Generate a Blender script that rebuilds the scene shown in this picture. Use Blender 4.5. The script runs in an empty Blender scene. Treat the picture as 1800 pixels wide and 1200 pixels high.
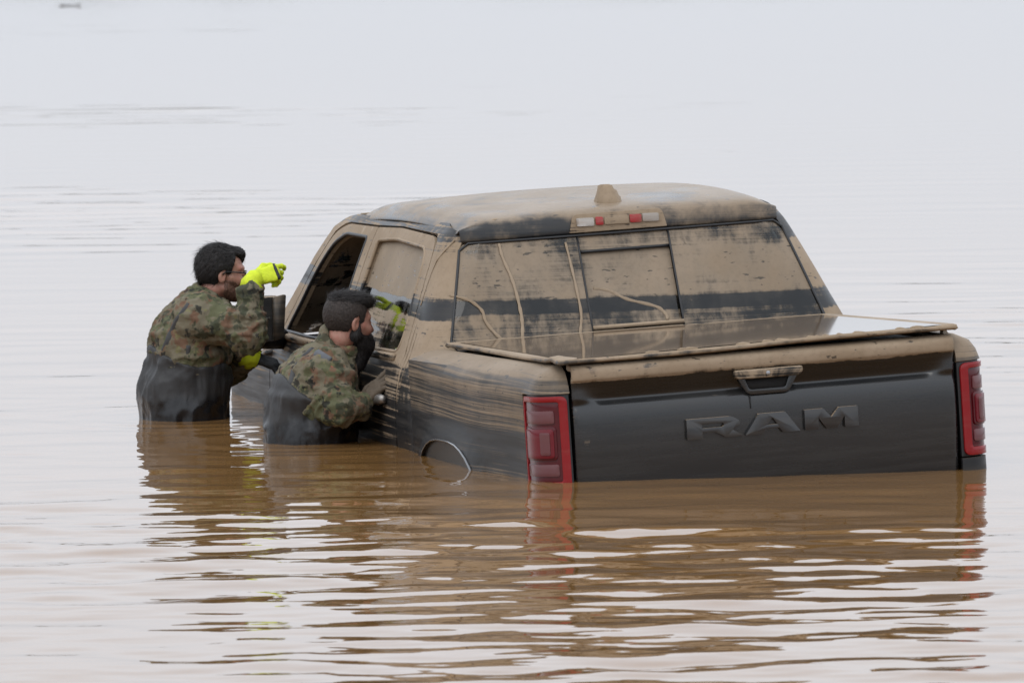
import bpy, bmesh, math, random
import numpy as np
from mathutils import Matrix, Vector
from mathutils.geometry import delaunay_2d_cdt
random.seed(4); RNG = np.random.default_rng(11)
scene = bpy.context.scene
COL = scene.collection

# ------------------------------------------------------------------ camera
cam_d = bpy.data.cameras.new('camera'); cam = bpy.data.objects.new('camera', cam_d); COL.objects.link(cam)
RT = Vector((0.999946, -0.000656, -0.010369)); UP = Vector((0.010390, 0.063140, 0.997951)); FW = Vector((0.0, 0.998004, -0.063144))
cm = Matrix.Identity(4)
for i in range(3): cm[i][0], cm[i][1], cm[i][2] = RT[i], UP[i], -FW[i]
cm[2][3] = 2.5188
cam.matrix_world = cm
cam_d.sensor_width = 36; cam_d.lens = 280.0; cam_d.clip_start = 0.5; cam_d.clip_end = 8000
cam_d.dof.use_dof = True; cam_d.dof.focus_distance = 32.0; cam_d.dof.aperture_fstop = 11
scene.camera = cam

# ------------------------------------------------------------------ overcast sky and a weak, very soft sun
SUN_EL, SUN_AZ = 52.0, 205.0           # azimuth clockwise from +Y
world = bpy.data.worlds.new('World'); scene.world = world; world.use_nodes = True
nt = world.node_tree; nt.nodes.clear()
def wn(t): return nt.nodes.new(t)
w_out = wn('ShaderNodeOutputWorld'); w_bg = wn('ShaderNodeBackground')
w_sky = wn('ShaderNodeTexSky'); w_sky.sky_type = 'NISHITA'; w_sky.sun_disc = False
w_sky.sun_elevation = math.radians(SUN_EL); w_sky.sun_rotation = math.radians(SUN_AZ)
w_sky.dust_density = 4.0; w_sky.air_density = 1.0
w_tc = wn('ShaderNodeTexCoord'); w_sep = wn('ShaderNodeSeparateXYZ')
nt.links.new(w_tc.outputs['Generated'], w_sep.inputs[0])
w_mr = wn('ShaderNodeValToRGB')                      # cloud layer brightens towards the zenith
for e_, (p_, v_) in zip([w_mr.color_ramp.elements[0], w_mr.color_ramp.elements.new(.10), w_mr.color_ramp.elements.new(.35), w_mr.color_ramp.elements[-1]], ((0, .535), (.11, .81), (.35, .90), (1, 1.0))):
    e_.position = p_; e_.color = (v_, v_, v_, 1)
nt.links.new(w_sep.outputs['Z'], w_mr.inputs[0])
w_col = wn('ShaderNodeVectorMath'); w_col.operation = 'SCALE'; w_col.inputs[0].default_value = (12.3, 13.05, 14.25)
nt.links.new(w_mr.outputs[0], w_col.inputs['Scale'])
w_noise = wn('ShaderNodeTexNoise'); w_noise.inputs['Scale'].default_value = 2.2; w_noise.inputs['Detail'].default_value = 4
nt.links.new(w_tc.outputs['Generated'], w_noise.inputs['Vector'])
w_nr = wn('ShaderNodeMapRange'); w_nr.inputs['To Min'].default_value = 0.93; w_nr.inputs['To Max'].default_value = 1.07
nt.links.new(w_noise.outputs['Fac'], w_nr.inputs['Value'])
w_c2 = wn('ShaderNodeVectorMath'); w_c2.operation = 'SCALE'
nt.links.new(w_col.outputs[0], w_c2.inputs[0]); nt.links.new(w_nr.outputs[0], w_c2.inputs['Scale'])
w_mix = wn('ShaderNodeMix'); w_mix.data_type = 'RGBA'; w_mix.inputs['Factor'].default_value = 0.93
nt.links.new(w_sky.outputs[0], w_mix.inputs['A']); nt.links.new(w_c2.outputs[0], w_mix.inputs['B'])
w_bg.inputs['Strength'].default_value = 0.115
nt.links.new(w_mix.outputs['Result'], w_bg.inputs['Color']); nt.links.new(w_bg.outputs[0], w_out.inputs[0])

sun_d = bpy.data.lights.new('sun', 'SUN'); sun = bpy.data.objects.new('sun', sun_d); COL.objects.link(sun)
sun_d.energy = 0.7; sun_d.angle = math.radians(35); sun_d.color = (1.0, 0.97, 0.93)
az, el = math.radians(SUN_AZ), math.radians(SUN_EL)
sdir = Vector((math.sin(az)*math.cos(el), math.cos(az)*math.cos(el), math.sin(el)))
sun.rotation_euler = sdir.to_track_quat('Z', 'Y').to_euler()
vs = scene.view_settings
vs.view_transform = 'Standard'; vs.look = 'None'; vs.exposure = 0.0; vs.gamma = 1.0; vs.use_curve_mapping = False

# ------------------------------------------------------------------ helpers
def smooth(e0, e1, x):
    t = np.clip((np.asarray(x, float) - e0) / (e1 - e0), 0, 1); return t*t*(3 - 2*t)
def obj(name, verts, faces, mat, parent=None, shade=True, **props):
    me = bpy.data.meshes.new(name)
    me.from_pydata([tuple(map(float, v)) for v in verts], [], [tuple(int(i) for i in f) for f in faces])
    me.update()
    if shade and len(me.polygons): me.polygons.foreach_set('use_smooth', [True]*len(me.polygons))
    if mat: me.materials.append(mat)
    o = bpy.data.objects.new(name, me); COL.objects.link(o)
    if parent: o.parent = parent
    for k, v in props.items(): o[k] = v
    return o
def fast_obj(name, V, Fq, mat, parent=None, **props):          # numpy quads
    me = bpy.data.meshes.new(name); V = np.asarray(V, np.float32); Fq = np.asarray(Fq, np.int32)
    n, k = Fq.shape
    me.vertices.add(len(V)); me.vertices.foreach_set('co', V.ravel())
    me.loops.add(n*k); me.loops.foreach_set('vertex_index', Fq.ravel())
    me.polygons.add(n); me.polygons.foreach_set('loop_start', np.arange(0, n*k, k, dtype=np.int32))
    me.polygons.foreach_set('use_smooth', np.ones(n, bool))
    me.update(calc_edges=True); me.validate()
    if mat: me.materials.append(mat)
    o = bpy.data.objects.new(name, me); COL.objects.link(o)
    if parent: o.parent = parent
    for a, v in props.items(): o[a] = v
    return o
def empty(name, **props):
    o = bpy.data.objects.new(name, None); COL.objects.link(o); o.empty_display_size = 0.2
    for k, v in props.items(): o[k] = v
    return o
def solid(o, t, offset=-1, bevel=0):
    m = o.modifiers.new('solid', 'SOLIDIFY'); m.thickness = t; m.offset = offset
    if bevel: bev(o, bevel)
    return o
def bev(o, w, seg=2, ang=35):
    m = o.modifiers.new('bevel', 'BEVEL'); m.width = w; m.segments = seg; m.limit_method = 'ANGLE'; m.angle_limit = math.radians(ang)
    m.harden_normals = False
    return o
def flat_by_angle(o, ang=38):
    me = o.data; bm = bmesh.new(); bm.from_mesh(me)
    for e in bm.edges:
        if len(e.link_faces) == 2 and e.calc_face_angle(0) > math.radians(ang): e.smooth = False
    bm.to_mesh(me); bm.free(); return o
def inside(poly, P):
    poly = np.asarray(poly, float); x, y = P[:, 0], P[:, 1]; c = np.zeros(len(P), bool)
    j = len(poly) - 1
    for i in range(len(poly)):
        xi, yi = poly[i]; xj, yj = poly[j]
        if yi != yj:
            c ^= ((yi > y) != (yj > y)) & (x < (xj - xi)*(y - yi)/(yj - yi) + xi)
        j = i
    return c
def resample(poly, step):
    out = []; n = len(poly)
    for i in range(n):
        a = np.array(poly[i], float); b = np.array(poly[(i+1) % n], float)
        k = max(1, int(np.ceil(np.linalg.norm(b - a)/step)))
        for t in range(k): out.append(a + (b - a)*t/k)
    return np.array(out)
def rounded(poly, r, seg=5):
    """round the corners of a polygon; r is a number or a list per corner"""
    out = []; n = len(poly)
    for i in range(n):
        rr = r[i] if hasattr(r, '__len__') else r
        p0, p, p1 = (np.array(poly[(i+k) % n], float) for k in (-1, 0, 1))
        a = p0 - p; b = p1 - p; la, lb = np.linalg.norm(a), np.linalg.norm(b)
        if rr <= 0: out.append(tuple(p)); continue
        rr = min(rr, la*0.48, lb*0.48); A = p + a/la*rr; B = p + b/lb*rr
        for t in np.linspace(0, 1, seg + 1):
            out.append(tuple((1-t)**2*A + 2*t*(1-t)*p + t*t*B))
    return out
def tri_patch(outer, holes=(), res=0.05, step=None):
    step = step or res
    rings = [resample(outer, step)] + [resample(h, step) for h in holes]
    pts = []; edges = []
    for r in rings:
        b = len(pts); pts += [Vector(p) for p in r]
        edges += [(b+i, b+(i+1) % len(r)) for i in range(len(r))]
    O = rings[0]; lo, hi = O.min(0), O.max(0)
    gx, gy = np.meshgrid(np.arange(lo[0]+res*.5, hi[0], res), np.arange(lo[1]+res*.5, hi[1], res))
    G = np.stack([gx.ravel(), gy.ravel()], 1)
    k = inside(O, G)
    for h in rings[1:]: k &= ~inside(h, G)
    G = G[k]
    allb = np.concatenate(rings)
    if len(G):
        d = np.min(np.linalg.norm(G[:, None] - allb[None], axis=2), axis=1); G = G[d > res*.45]
    pts += [Vector(p) for p in G]
    v, e, f, *_ = delaunay_2d_cdt(pts, edges, [], 0, 1e-6)
    v = np.array([tuple(p) for p in v]); f = np.array([t for t in f if len(t) == 3])
    c = v[f].mean(1); k = inside(O, c)
    for h in rings[1:]: k &= ~inside(h, c)
    return v, f[k]
def panel(name, outer, holes, mapf, mat, parent, res=0.05, step=None, thick=0.02, flip=False, mirror=False, bevel=0, **props):
    v, f = tri_patch(outer, holes, res, step)
    P = np.array([mapf(a, b) for a, b in v])
    a, b, c = P[f[:, 0]], P[f[:, 1]], P[f[:, 2]]
    if mirror: P = P*[-1, 1, 1]
    if flip != mirror: f = f[:, ::-1]
    o = obj(name, P, f, mat, parent, **props)
    if thick: solid(o, thick)
    if bevel: bev(o, bevel)
    es = o.modifiers.new('split', 'EDGE_SPLIT'); es.split_angle = math.radians(42)
    return o
def grid_faces(nu, nv):
    i = np.arange(nu*nv).reshape(nu, nv)
    return np.stack([i[:-1, :-1], i[1:, :-1], i[1:, 1:], i[:-1, 1:]], -1).reshape(-1, 4)
def sweep(path, rad, seg=8, closed=False, flat=None):
    """tube along a path; rad number or list; flat=(dir, factor) squashes the section along dir"""
    P = np.array(path, float); n = len(P); V = []
    for i in range(n):
        t = (P[(i+1) % n] - P[i-1]) if closed else P[min(i+1, n-1)] - P[max(i-1, 0)]
        t = t/ (np.linalg.norm(t) + 1e-9)
        u = np.cross(t, [0, 0, 1.0]);
        if np.linalg.norm(u) < .1: u = np.cross(t, [1.0, 0, 0])
        u /= np.linalg.norm(u); w = np.cross(u, t); r = rad[i] if hasattr(rad, '__len__') else rad
        for k in range(seg):
            a = 2*math.pi*k/seg; d = r*(math.cos(a)*u + math.sin(a)*w)
            if flat is not None: fd = np.array(flat[0], float); d = d - fd*(d @ fd)*(1 - flat[1])
            V.append(P[i] + d)
    Fs = []
    for i in range(n if closed else n-1):
        for k in range(seg):
            a = i*seg + k; b = i*seg + (k+1) % seg; c = ((i+1) % n)*seg + (k+1) % seg; d = ((i+1) % n)*seg + k
            Fs.append((a, b, c, d))
    if not closed:
        Fs.append(tuple(range(seg))[::-1]); Fs.append(tuple((n-1)*seg + k for k in range(seg)))
    return V, Fs
def box_vf(lo, hi):
    x0, y0, z0 = lo; x1, y1, z1 = hi
    V = [(x0,y0,z0),(x1,y0,z0),(x1,y1,z0),(x0,y1,z0),(x0,y0,z1),(x1,y0,z1),(x1,y1,z1),(x0,y1,z1)]
    return V, [(0,3,2,1),(4,5,6,7),(0,1,5,4),(1,2,6,5),(2,3,7,6),(3,0,4,7)]
def box(name, lo, hi, mat, parent, bevel=0.01, **props):
    o = obj(name, *box_vf(lo, hi), mat, parent, shade=True, **props)
    if bevel: bev(o, bevel, 3)
    return o
def extrude(name, outer, holes, depth, place, mat, parent, bevel=0.003, **props):
    v, f = tri_patch(outer, holes, 5.0, 0.03)
    n = len(v); A = [place(a, b, depth) for a, b in v]; B = [place(a, b, 0) for a, b in v]
    Fs = [tuple(t) for t in f] + [tuple(t + n)[::-1] for t in f]
    cnt = {}
    for t in f:
        for k in range(3):
            e = (t[k], t[(k+1) % 3]); cnt[e] = 1
    for a, b in list(cnt):
        if (b, a) not in cnt: Fs.append((b, a, a+n, b+n))
    o = obj(name, A + B, Fs, mat, parent, shade=True, **props)
    bm = bmesh.new(); bm.from_mesh(o.data); bmesh.ops.recalc_face_normals(bm, faces=bm.faces)
    bmesh.ops.dissolve_limit(bm, angle_limit=0.02, verts=bm.verts, edges=bm.edges)
    bm.to_mesh(o.data); bm.free()
    if bevel: bev(o, bevel, 2, 40)
    return o

# ------------------------------------------------------------------ materials
class NB:
    def __init__(s, name):
        s.m = bpy.data.materials.new(name); s.m.use_nodes = True; s.t = s.m.node_tree; s.t.nodes.clear()
        s.out = s.t.nodes.new('ShaderNodeOutputMaterial')
    def n(s, t, **kw):
        o = s.t.nodes.new(t)
        for k, v in kw.items(): setattr(o, k, v)
        return o
    def l(s, a, b): s.t.links.new(a, b)
    def set(s, sock, v):
        if hasattr(v, 'bl_idname') or isinstance(v, bpy.types.NodeSocket): s.l(v, sock)
        else: sock.default_value = v
    def math(s, op, a, b=0.0, c=None, clamp=False):
        o = s.n('ShaderNodeMath', operation=op, use_clamp=clamp); s.set(o.inputs[0], a); s.set(o.inputs[1], b)
        if c is not None: s.set(o.inputs[2], c)
        return o.outputs[0]
    def coords(s, kind='Object'): return s.n('ShaderNodeTexCoord').outputs[kind]
    def mapping(s, vec, scale=(1,1,1), loc=(0,0,0)):
        o = s.n('ShaderNodeMapping'); s.l(vec, o.inputs['Vector']); o.inputs['Scale'].default_value = scale; o.inputs['Location'].default_value = loc
        return o.outputs[0]
    def noise(s, vec, scale, detail=3, rough=.55, dist=0.0):
        o = s.n('ShaderNodeTexNoise'); s.l(vec, o.inputs['Vector']); o.inputs['Scale'].default_value = scale
        o.inputs['Detail'].default_value = detail; o.inputs['Roughness'].default_value = rough; o.inputs['Distortion'].default_value = dist
        return o.outputs['Fac']
    def ramp(s, fac, stops, interp='LINEAR'):
        o = s.n('ShaderNodeValToRGB'); s.l(fac, o.inputs[0]); cr = o.color_ramp; cr.interpolation = interp
        while len(cr.elements) < len(stops): cr.elements.new(0.5)
        for e, (p, c) in zip(cr.elements, stops):
            e.position = p; e.color = (c, c, c, 1) if not hasattr(c, '__len__') else (*c, 1)
        return o.outputs['Color']
    def mr(s, v, a, b, c=0.0, d=1.0, kind='SMOOTHSTEP'):
        o = s.n('ShaderNodeMapRange', interpolation_type=kind); s.set(o.inputs['Value'], v)
        for k, x in zip(('From Min', 'From Max', 'To Min', 'To Max'), (a, b, c, d)): o.inputs[k].default_value = x
        return o.outputs[0]
    def mixc(s, f, a, b):
        o = s.n('ShaderNodeMix', data_type='RGBA'); s.set(o.inputs['Factor'], f)
        for k, v in (('A', a), ('B', b)):
            if isinstance(v, tuple): o.inputs[k].default_value = (*v, 1) if len(v) == 3 else v
            else: s.l(v, o.inputs[k])
        return o.outputs['Result']
    def bsdf(s, color, rough=.5, metal=0.0, spec=.5, coat=0.0, normal=None, ior=1.5, coat_rough=.05, trans=0.0):
        o = s.n('ShaderNodeBsdfPrincipled')
        if isinstance(color, tuple): o.inputs['Base Color'].default_value = (*color, 1)
        else: s.l(color, o.inputs['Base Color'])
        s.set(o.inputs['Roughness'], rough); s.set(o.inputs['Metallic'], metal); o.inputs['Specular IOR Level'].default_value = spec
        s.set(o.inputs['Coat Weight'], coat); o.inputs['Coat Roughness'].default_value = coat_rough; o.inputs['IOR'].default_value = ior
        o.inputs['Transmission Weight'].default_value = trans
        if normal is not None: s.l(normal, o.inputs['Normal'])
        return o.outputs[0]
    def bump(s, h, strength=.3, dist=.01):
        o = s.n('ShaderNodeBump'); o.inputs['Strength'].default_value = strength; o.inputs['Distance'].default_value = dist; s.l(h, o.inputs['Height'])
        return o.outputs[0]
    def mixs(s, f, a, b):
        o = s.n('ShaderNodeMixShader'); s.set(o.inputs[0], f); s.l(a, o.inputs[1]); s.l(b, o.inputs[2]); return o.outputs[0]
    def done(s, sh): s.l(sh, s.out.inputs[0]); return s.m
def simple(name, color, rough=.5, metal=0.0, var=.15, nscale=18, bump=.15, spec=.5, coat=0.0):
    b = NB(name); tc = b.coords(); f = b.noise(tc, nscale, 5, .6)
    dark = tuple(c*(1-var) for c in color); lite = tuple(min(1, c*(1+var)) for c in color)
    col = b.mixc(f, dark, lite); r = b.mr(f, 0, 1, max(0.02, rough-.08), min(1, rough+.08), 'LINEAR')
    return b.done(b.bsdf(col, r, metal, spec, coat, b.bump(f, bump, .004)))
MUD = (0.300, 0.226, 0.154)
def mud_nodes(b, tc):
    """dried river mud: colour, roughness, bump"""
    big = b.noise(tc, 2.6, 5, .6); fine = b.noise(tc, 55, 4, .6)
    col = b.mixc(b.mr(big, .3, .7), (MUD[0]*.86, MUD[1]*.83, MUD[2]*.78), (MUD[0]*1.10, MUD[1]*1.11, MUD[2]*1.13))
    col = b.mixc(b.mr(fine, .45, .75, 0, .35), col, (MUD[0]*.62, MUD[1]*.6, MUD[2]*.56))
    return col, fine
def mud_paint(name, stops, stripe=.5, patch=.5, nz=.5, L0=.9, L1=2.0, base=(.018, .0185, .020), glass=False, contrast=(.30, .62), tail=0.0,
              streaks=60, wet=.34, flow=.0, thin=1.0, spec=.30, coat=0.0, mrough=.72, mcoat=0.0, Ldir=(.041, -.03, 1.0), gr=.35):
    """painted or glazed surface under dried mud. The mud lies in bands left by the falling water: they follow L, the height along
    the old water surface; stops give (L, amount)."""
    b = NB(name); tc = b.coords()
    dot = b.n('ShaderNodeVectorMath', operation='DOT_PRODUCT'); b.l(tc, dot.inputs[0]); dot.inputs[1].default_value = Ldir
    warp = b.noise(tc, 1.3, 2); L = b.math('ADD', dot.outputs['Value'], b.math('MULTIPLY', b.math('SUBTRACT', warp, .5), .02))
    sep = b.n('ShaderNodeSeparateXYZ'); b.l(tc, sep.inputs[0])
    cmb = b.n('ShaderNodeCombineXYZ'); b.l(sep.outputs['X'], cmb.inputs[0]); b.l(sep.outputs['Y'], cmb.inputs[1]); b.l(L, cmb.inputs[2])
    Lv = cmb.outputs[0]
    amt = b.ramp(b.mr(L, L0, L1, 0, 1, 'LINEAR'), [((s-L0)/(L1-L0), v) for s, v in stops])
    s1 = b.noise(b.mapping(Lv, (.55, .55, streaks)), 1.0, 3, .6)
    s2 = b.noise(b.mapping(Lv, (1.6, 1.6, streaks*2.6), (7, 3, 1)), 1.0, 2, .5)
    st = b.math('ADD', b.math('MULTIPLY', s1, .6), b.math('MULTIPLY', s2, .4))
    st = b.mr(st, .36, .64, -1, 1, 'LINEAR')
    p1 = b.mr(b.noise(b.mapping(tc, (1, 1, .7)), 5.5, 6, .62, .3), .34, .66, -1, 1, 'LINEAR')
    m = b.math('ADD', amt, b.math('MULTIPLY', st, stripe)); m = b.math('ADD', m, b.math('MULTIPLY', p1, patch))
    if flow:                                       # mud washed down in vertical runs
        fl = b.mr(b.noise(b.mapping(tc, (26, 26, .9)), 1.0, 3, .6), .42, .7, -1, 1, 'LINEAR'); m = b.math('ADD', m, b.math('MULTIPLY', fl, flow))
    if nz:
        sn = b.n('ShaderNodeSeparateXYZ'); b.l(b.coords('Normal'), sn.inputs[0]); up = b.mr(sn.outputs['Z'], .35, .95)
        m = b.math('ADD', m, b.math('MULTIPLY', up, nz))
    mask = b.mr(m, contrast[0], contrast[1], 0, thin)
    specks = b.mr(b.noise(b.mapping(Lv, (22, 22, 60)), 1.0, 2, .5), .665, .725)    # flecks where crumbs fell off
    mask = b.math('MULTIPLY', mask, b.math('SUBTRACT', 1.0, b.math('MULTIPLY', specks, .75)))
    mcol, fine = mud_nodes(b, tc)
    if glass: mcol = b.mixc(b.mr(p1, -1, 1, .55, .10, 'LINEAR'), mcol, (MUD[0]*.62, MUD[1]*.70, MUD[2]*.80))
    h = b.math('ADD', b.math('MULTIPLY', mask, 1.0), b.math('MULTIPLY', fine, .12))
    nrm = b.bump(h, .35, .003)
    mud = b.bsdf(mcol, mrough, 0, .35, mcoat, nrm, coat_rough=.12)
    if glass:
        tr = b.n('ShaderNodeBsdfTransparent'); tr.inputs[0].default_value = (.16, .19, .19, 1)
        gl = b.n('ShaderNodeBsdfGlossy'); gl.inputs['Roughness'].default_value = .04; gl.inputs['Color'].default_value = (.9, .9, .9, 1)
        fr = b.n('ShaderNodeFresnel'); fr.inputs[0].default_value = 1.5
        clean = b.mixs(fr.outputs[0], tr.outputs[0], gl.outputs[0])
        film = b.bsdf((MUD[0]*.25, MUD[1]*.28, MUD[2]*.32), .35, 0, .5)
        clean = b.mixs(b.mr(p1, -.4, 1, .0, .35), clean, film)
    else:
        grime = b.mr(b.noise(b.mapping(Lv, (2, 2, 34)), 1.0, 4, .6), .35, .75)
        pc = b.mixc(b.math('MULTIPLY', grime, gr), base, (.070, .062, .051))
        clean = b.bsdf(pc, b.mr(grime, 0, 1, wet, wet+.2, 'LINEAR'), .0, spec, coat, b.bump(s2, .04, .002), coat_rough=.12)
    return b.done(b.mixs(mask, clean, mud))

M = {}
M['cab'] = mud_paint('mud_on_cab_paint', [(.95, .0), (1.10, .22), (1.20, .42), (1.27, .85), (1.42, .95), (1.438, .25), (1.502, .18), (1.525, .95), (1.70, .92), (1.725, .5), (1.75, .22), (1.86, .25)],
                     stripe=.34, patch=.20, nz=.12, flow=.14)
M['roof'] = mud_paint('mud_on_roof_paint', [(1.70, .28), (1.80, .28), (1.835, .50), (1.86, .55), (1.95, .52)], stripe=.10, patch=.34, nz=.26, contrast=(.22, .85), wet=.22, thin=.78, spec=.4, coat=.06, mrough=.55, mcoat=.04)
M['bed'] = mud_paint('mud_on_bed_side', [(.98, .0), (1.085, .04), (1.105, .60), (1.14, .50), (1.29, .50), (1.325, .72), (1.36, .85)], stripe=.52, patch=.12, nz=.5, streaks=85, contrast=(.12, 1.0), thin=.80)
M['tailgate'] = mud_paint('mud_on_tailgate', [(1.0, .02), (1.25, .05), (1.32, .03), (1.332, .03), (1.345, .68), (1.42, .85)], stripe=.12, patch=.30, nz=.10, wet=.20, spec=.5, coat=.35, Ldir=(0, 0, 1), base=(.0085, .0088, .0095), gr=.16, contrast=(.36, .62))
M['door'] = mud_paint('mud_on_doors', [(.95, .05), (1.10, .22), (1.20, .36), (1.235, .55), (1.27, .9), (1.42, .95), (1.438, .35), (1.502, .3), (1.525, .95), (1.78, .85), (1.83, .65)],
                      stripe=.42, patch=.16, nz=.5)
M['glass'] = mud_paint('mud_on_rear_glass', [(1.25, .50), (1.445, .56), (1.453, .0), (1.500, .0), (1.512, .86), (1.60, .93), (1.68, .9), (1.74, .62), (1.78, .5)],
                       stripe=.20, patch=.34, nz=0, glass=True, contrast=(.18, .85), flow=.14, thin=.88)
M['door_glass'] = mud_paint('mud_on_door_glass', [(1.25, .1), (1.33, .18), (1.365, .20), (1.39, .62), (1.42, .62), (1.435, .0), (1.485, .0), (1.50, .92), (1.76, .95)],
                            stripe=.20, patch=.38, nz=0, glass=True, contrast=(.25, .6))
M['mirror_shell'] = mud_paint('mud_on_mirror', [(1.0, .0), (1.5, .08)], stripe=.3, patch=.15, nz=.3, base=(.02, .02, .02), L0=.8, L1=1.8)
M['trim'] = mud_paint('mud_on_black_trim', [(.8, .0), (1.2, .45), (1.9, .6)], stripe=.25, patch=.4, nz=.4, base=(.012, .012, .012), L0=.6, L1=2.0)
M['screen'] = mud_paint('mud_on_windscreen', [(1.0, .75), (1.9, .8)], stripe=.2, patch=.75, nz=0, glass=True, L0=.9, L1=2.0, contrast=(.2, .4))
M['liner'] = simple('wet_brown_wheel_housing', (.030, .027, .023), .35, var=.3)
M['black'] = simple('black_plastic', (.012, .012, .013), .45, var=.3)
M['cavity'] = simple('dark_cavity', (.008, .008, .008), .8, var=.3)
M['rubber'] = simple('tyre_rubber', (.015, .015, .015), .8, var=.3)
M['metal'] = simple('worn_metal', (.35, .35, .36), .3, 1.0, var=.15)
M['chrome'] = simple('muddy_chrome', (.28, .26, .24), .42, .8, var=.2, nscale=40)
M['seat'] = simple('dark_seat_cloth', (.018, .018, .02), .8, var=.3)
M['dash'] = simple('grey_dashboard', (.10, .10, .105), .5, var=.25)
M['mud'] = None
b = NB('dried_mud'); tc = b.coords(); c, f = mud_nodes(b, tc); M['mud'] = b.done(b.bsdf(c, .75, 0, .3, 0, b.bump(f, .5, .004)))
b = NB('wet_mud_run'); tc = b.coords(); c, f = mud_nodes(b, tc); M['run'] = b.done(b.bsdf(c, .6, 0, .35))
b = NB('clear_glass'); tr = b.n('ShaderNodeBsdfTransparent'); tr.inputs[0].default_value = (.8, .85, .84, 1)
gl = b.n('ShaderNodeBsdfGlossy'); gl.inputs['Roughness'].default_value = .03; fr = b.n('ShaderNodeFresnel'); fr.inputs[0].default_value = 1.45
M['clear'] = b.done(b.mixs(.07, tr.outputs[0], gl.outputs[0]))
def lens(name, col, rough=.12, film=.03):
    b = NB(name); tc = b.coords(); f = b.mr(b.noise(b.mapping(tc, (3, 3, 14)), 3, 4, .6), .45, .8, 0, film)
    c = b.mixc(f, col, (.26, .19, .14)); return b.done(b.bsdf(c, rough, 0, .35, .1, b.bump(f, .05, .002)))
M['lens_red'] = lens('red_lamp_lens', (.23, .003, .005), .15, .08); M['lens_dark'] = lens('dark_red_lamp_lens', (.075, .003, .006), film=.02)
M['lens_mid'] = lens('mid_red_lamp_lens', (.13, .004, .010), film=.02); M['lens_pale'] = lens('pale_lamp_lens', (.13, .045, .048), .2, .10)
M['lens_white'] = lens('milky_lamp_lens', (.33, .295, .26), .35, .9)

# ------------------------------------------------------------------ the flood water, one sheet to the horizon
TM = np.array([[0.965485, -0.254518, -0.055311, 1.061474], [0.255225, 0.966863, 0.005993, 31.22342], [0.051953, -0.019903, 0.998451, -0.907465], [0, 0, 0, 1]])
def wave_height(X, Y):
    rng = np.random.default_rng(5); H = np.zeros_like(X)
    far = smooth(33, 44, Y); near = 1 - smooth(27.5, 31.0, Y)
    # gusts and the men's wading: patchy
    def patchy(n, k0, k1, sx):
        pt = 0
        for i in range(n):
            a = rng.uniform(0, 6.28); k = rng.uniform(k0, k1); pt = pt + np.sin(k*(X*np.cos(a)*sx + Y*np.sin(a)) + rng.uniform(0, 6.28))
        return pt/np.sqrt(n/2)
    patch = np.clip(.85 + .32*patchy(7, .3, 1.1, .7), .25, 1.7)
    for i in range(110):
        lam = np.exp(rng.uniform(np.log(.22), np.log(.85))); k = 2*np.pi/lam
        th = np.radians(90 + rng.normal(0, 42)); ph = rng.uniform(0, 6.28)
        sl = rng.uniform(.3, 1.0)*.0105*(1.2 if lam > .38 else .9)
        wob = .35*np.sin(X*.9 + i)
        H += sl/k*np.sin(k*(X*np.cos(th) + Y*np.sin(th)) + ph + wob)
    for i in range(40):                     # finer crossing ripples
        lam = np.exp(rng.uniform(np.log(.10), np.log(.22))); k = 2*np.pi/lam; th = np.radians(90 + rng.normal(0, 45))
        H += .0068/k*np.sin(k*(X*np.cos(th) + Y*np.sin(th)) + rng.uniform(0, 6.28))
    env = (.25 + .53*near)*(1 - far)
    H = H*env*patch
    # long low wind ripples further out, in sparse cat's-paws
    G = np.zeros_like(X); sparse = np.clip(.22 + .45*patchy(11, .15, .7, .75), .20, 1.3)*(1 - .40*smooth(36, 90, Y))*(1 - .9*smooth(70, 112, Y))
    for i in range(60):
        lam = np.exp(rng.uniform(np.log(.30), np.log(1.3))); k = 2*np.pi/lam; th = np.radians(90 + rng.normal(0, 12))
        G += .0085*rng.uniform(.3, 1)/k*np.sin(k*(X*np.cos(th) + Y*np.sin(th)) + rng.uniform(0, 6.28) + .5*np.sin(X*.5 + i))
    side = np.clip(smooth(1.5, 3.0, np.abs(X - .3))*(1 - near) + far, 0, 1)
    H = H + G*sparse*side
    for mx, my in ((-1.43, 34.8), (-.85, 33.38)):          # rings round the wading men
        r = np.hypot(X-mx, Y-my); H = H + .0011*np.sin(r*2*np.pi/.21)*np.exp(-((r-.45)/.5)**2)
    # single short wavelets whose steep near faces show as thin dark lines
    xs, ys = X[:, 0], Y[0]; q = np.random.default_rng(21)
    for i in range(520):
        y0 = 1/q.uniform(1/95, 1/23.5); x0 = q.uniform(-.075, .075)*y0; l = q.uniform(.10, .42)*(y0/30)**.7
        sg = .020 + q.uniform(0, .022) + max(0, y0-37)*.0022; tilt = q.normal(0, .05)
        i0, i1 = np.searchsorted(xs, [x0-3*l, x0+3*l]); j0, j1 = np.searchsorted(ys, [y0-.8, y0+.8])
        if i1-i0 < 2 or j1-j0 < 2: continue
        dx = xs[i0:i1, None]-x0; dy = ys[None, j0:j1]-y0-tilt*dx-.03*np.sin(dx*4/l*.5+i)
        H[i0:i1, j0:j1] += q.uniform(.06, .17)*sg*np.exp(-(dx/l)**2-.5*(dy/sg)**2)
    return H
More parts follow.
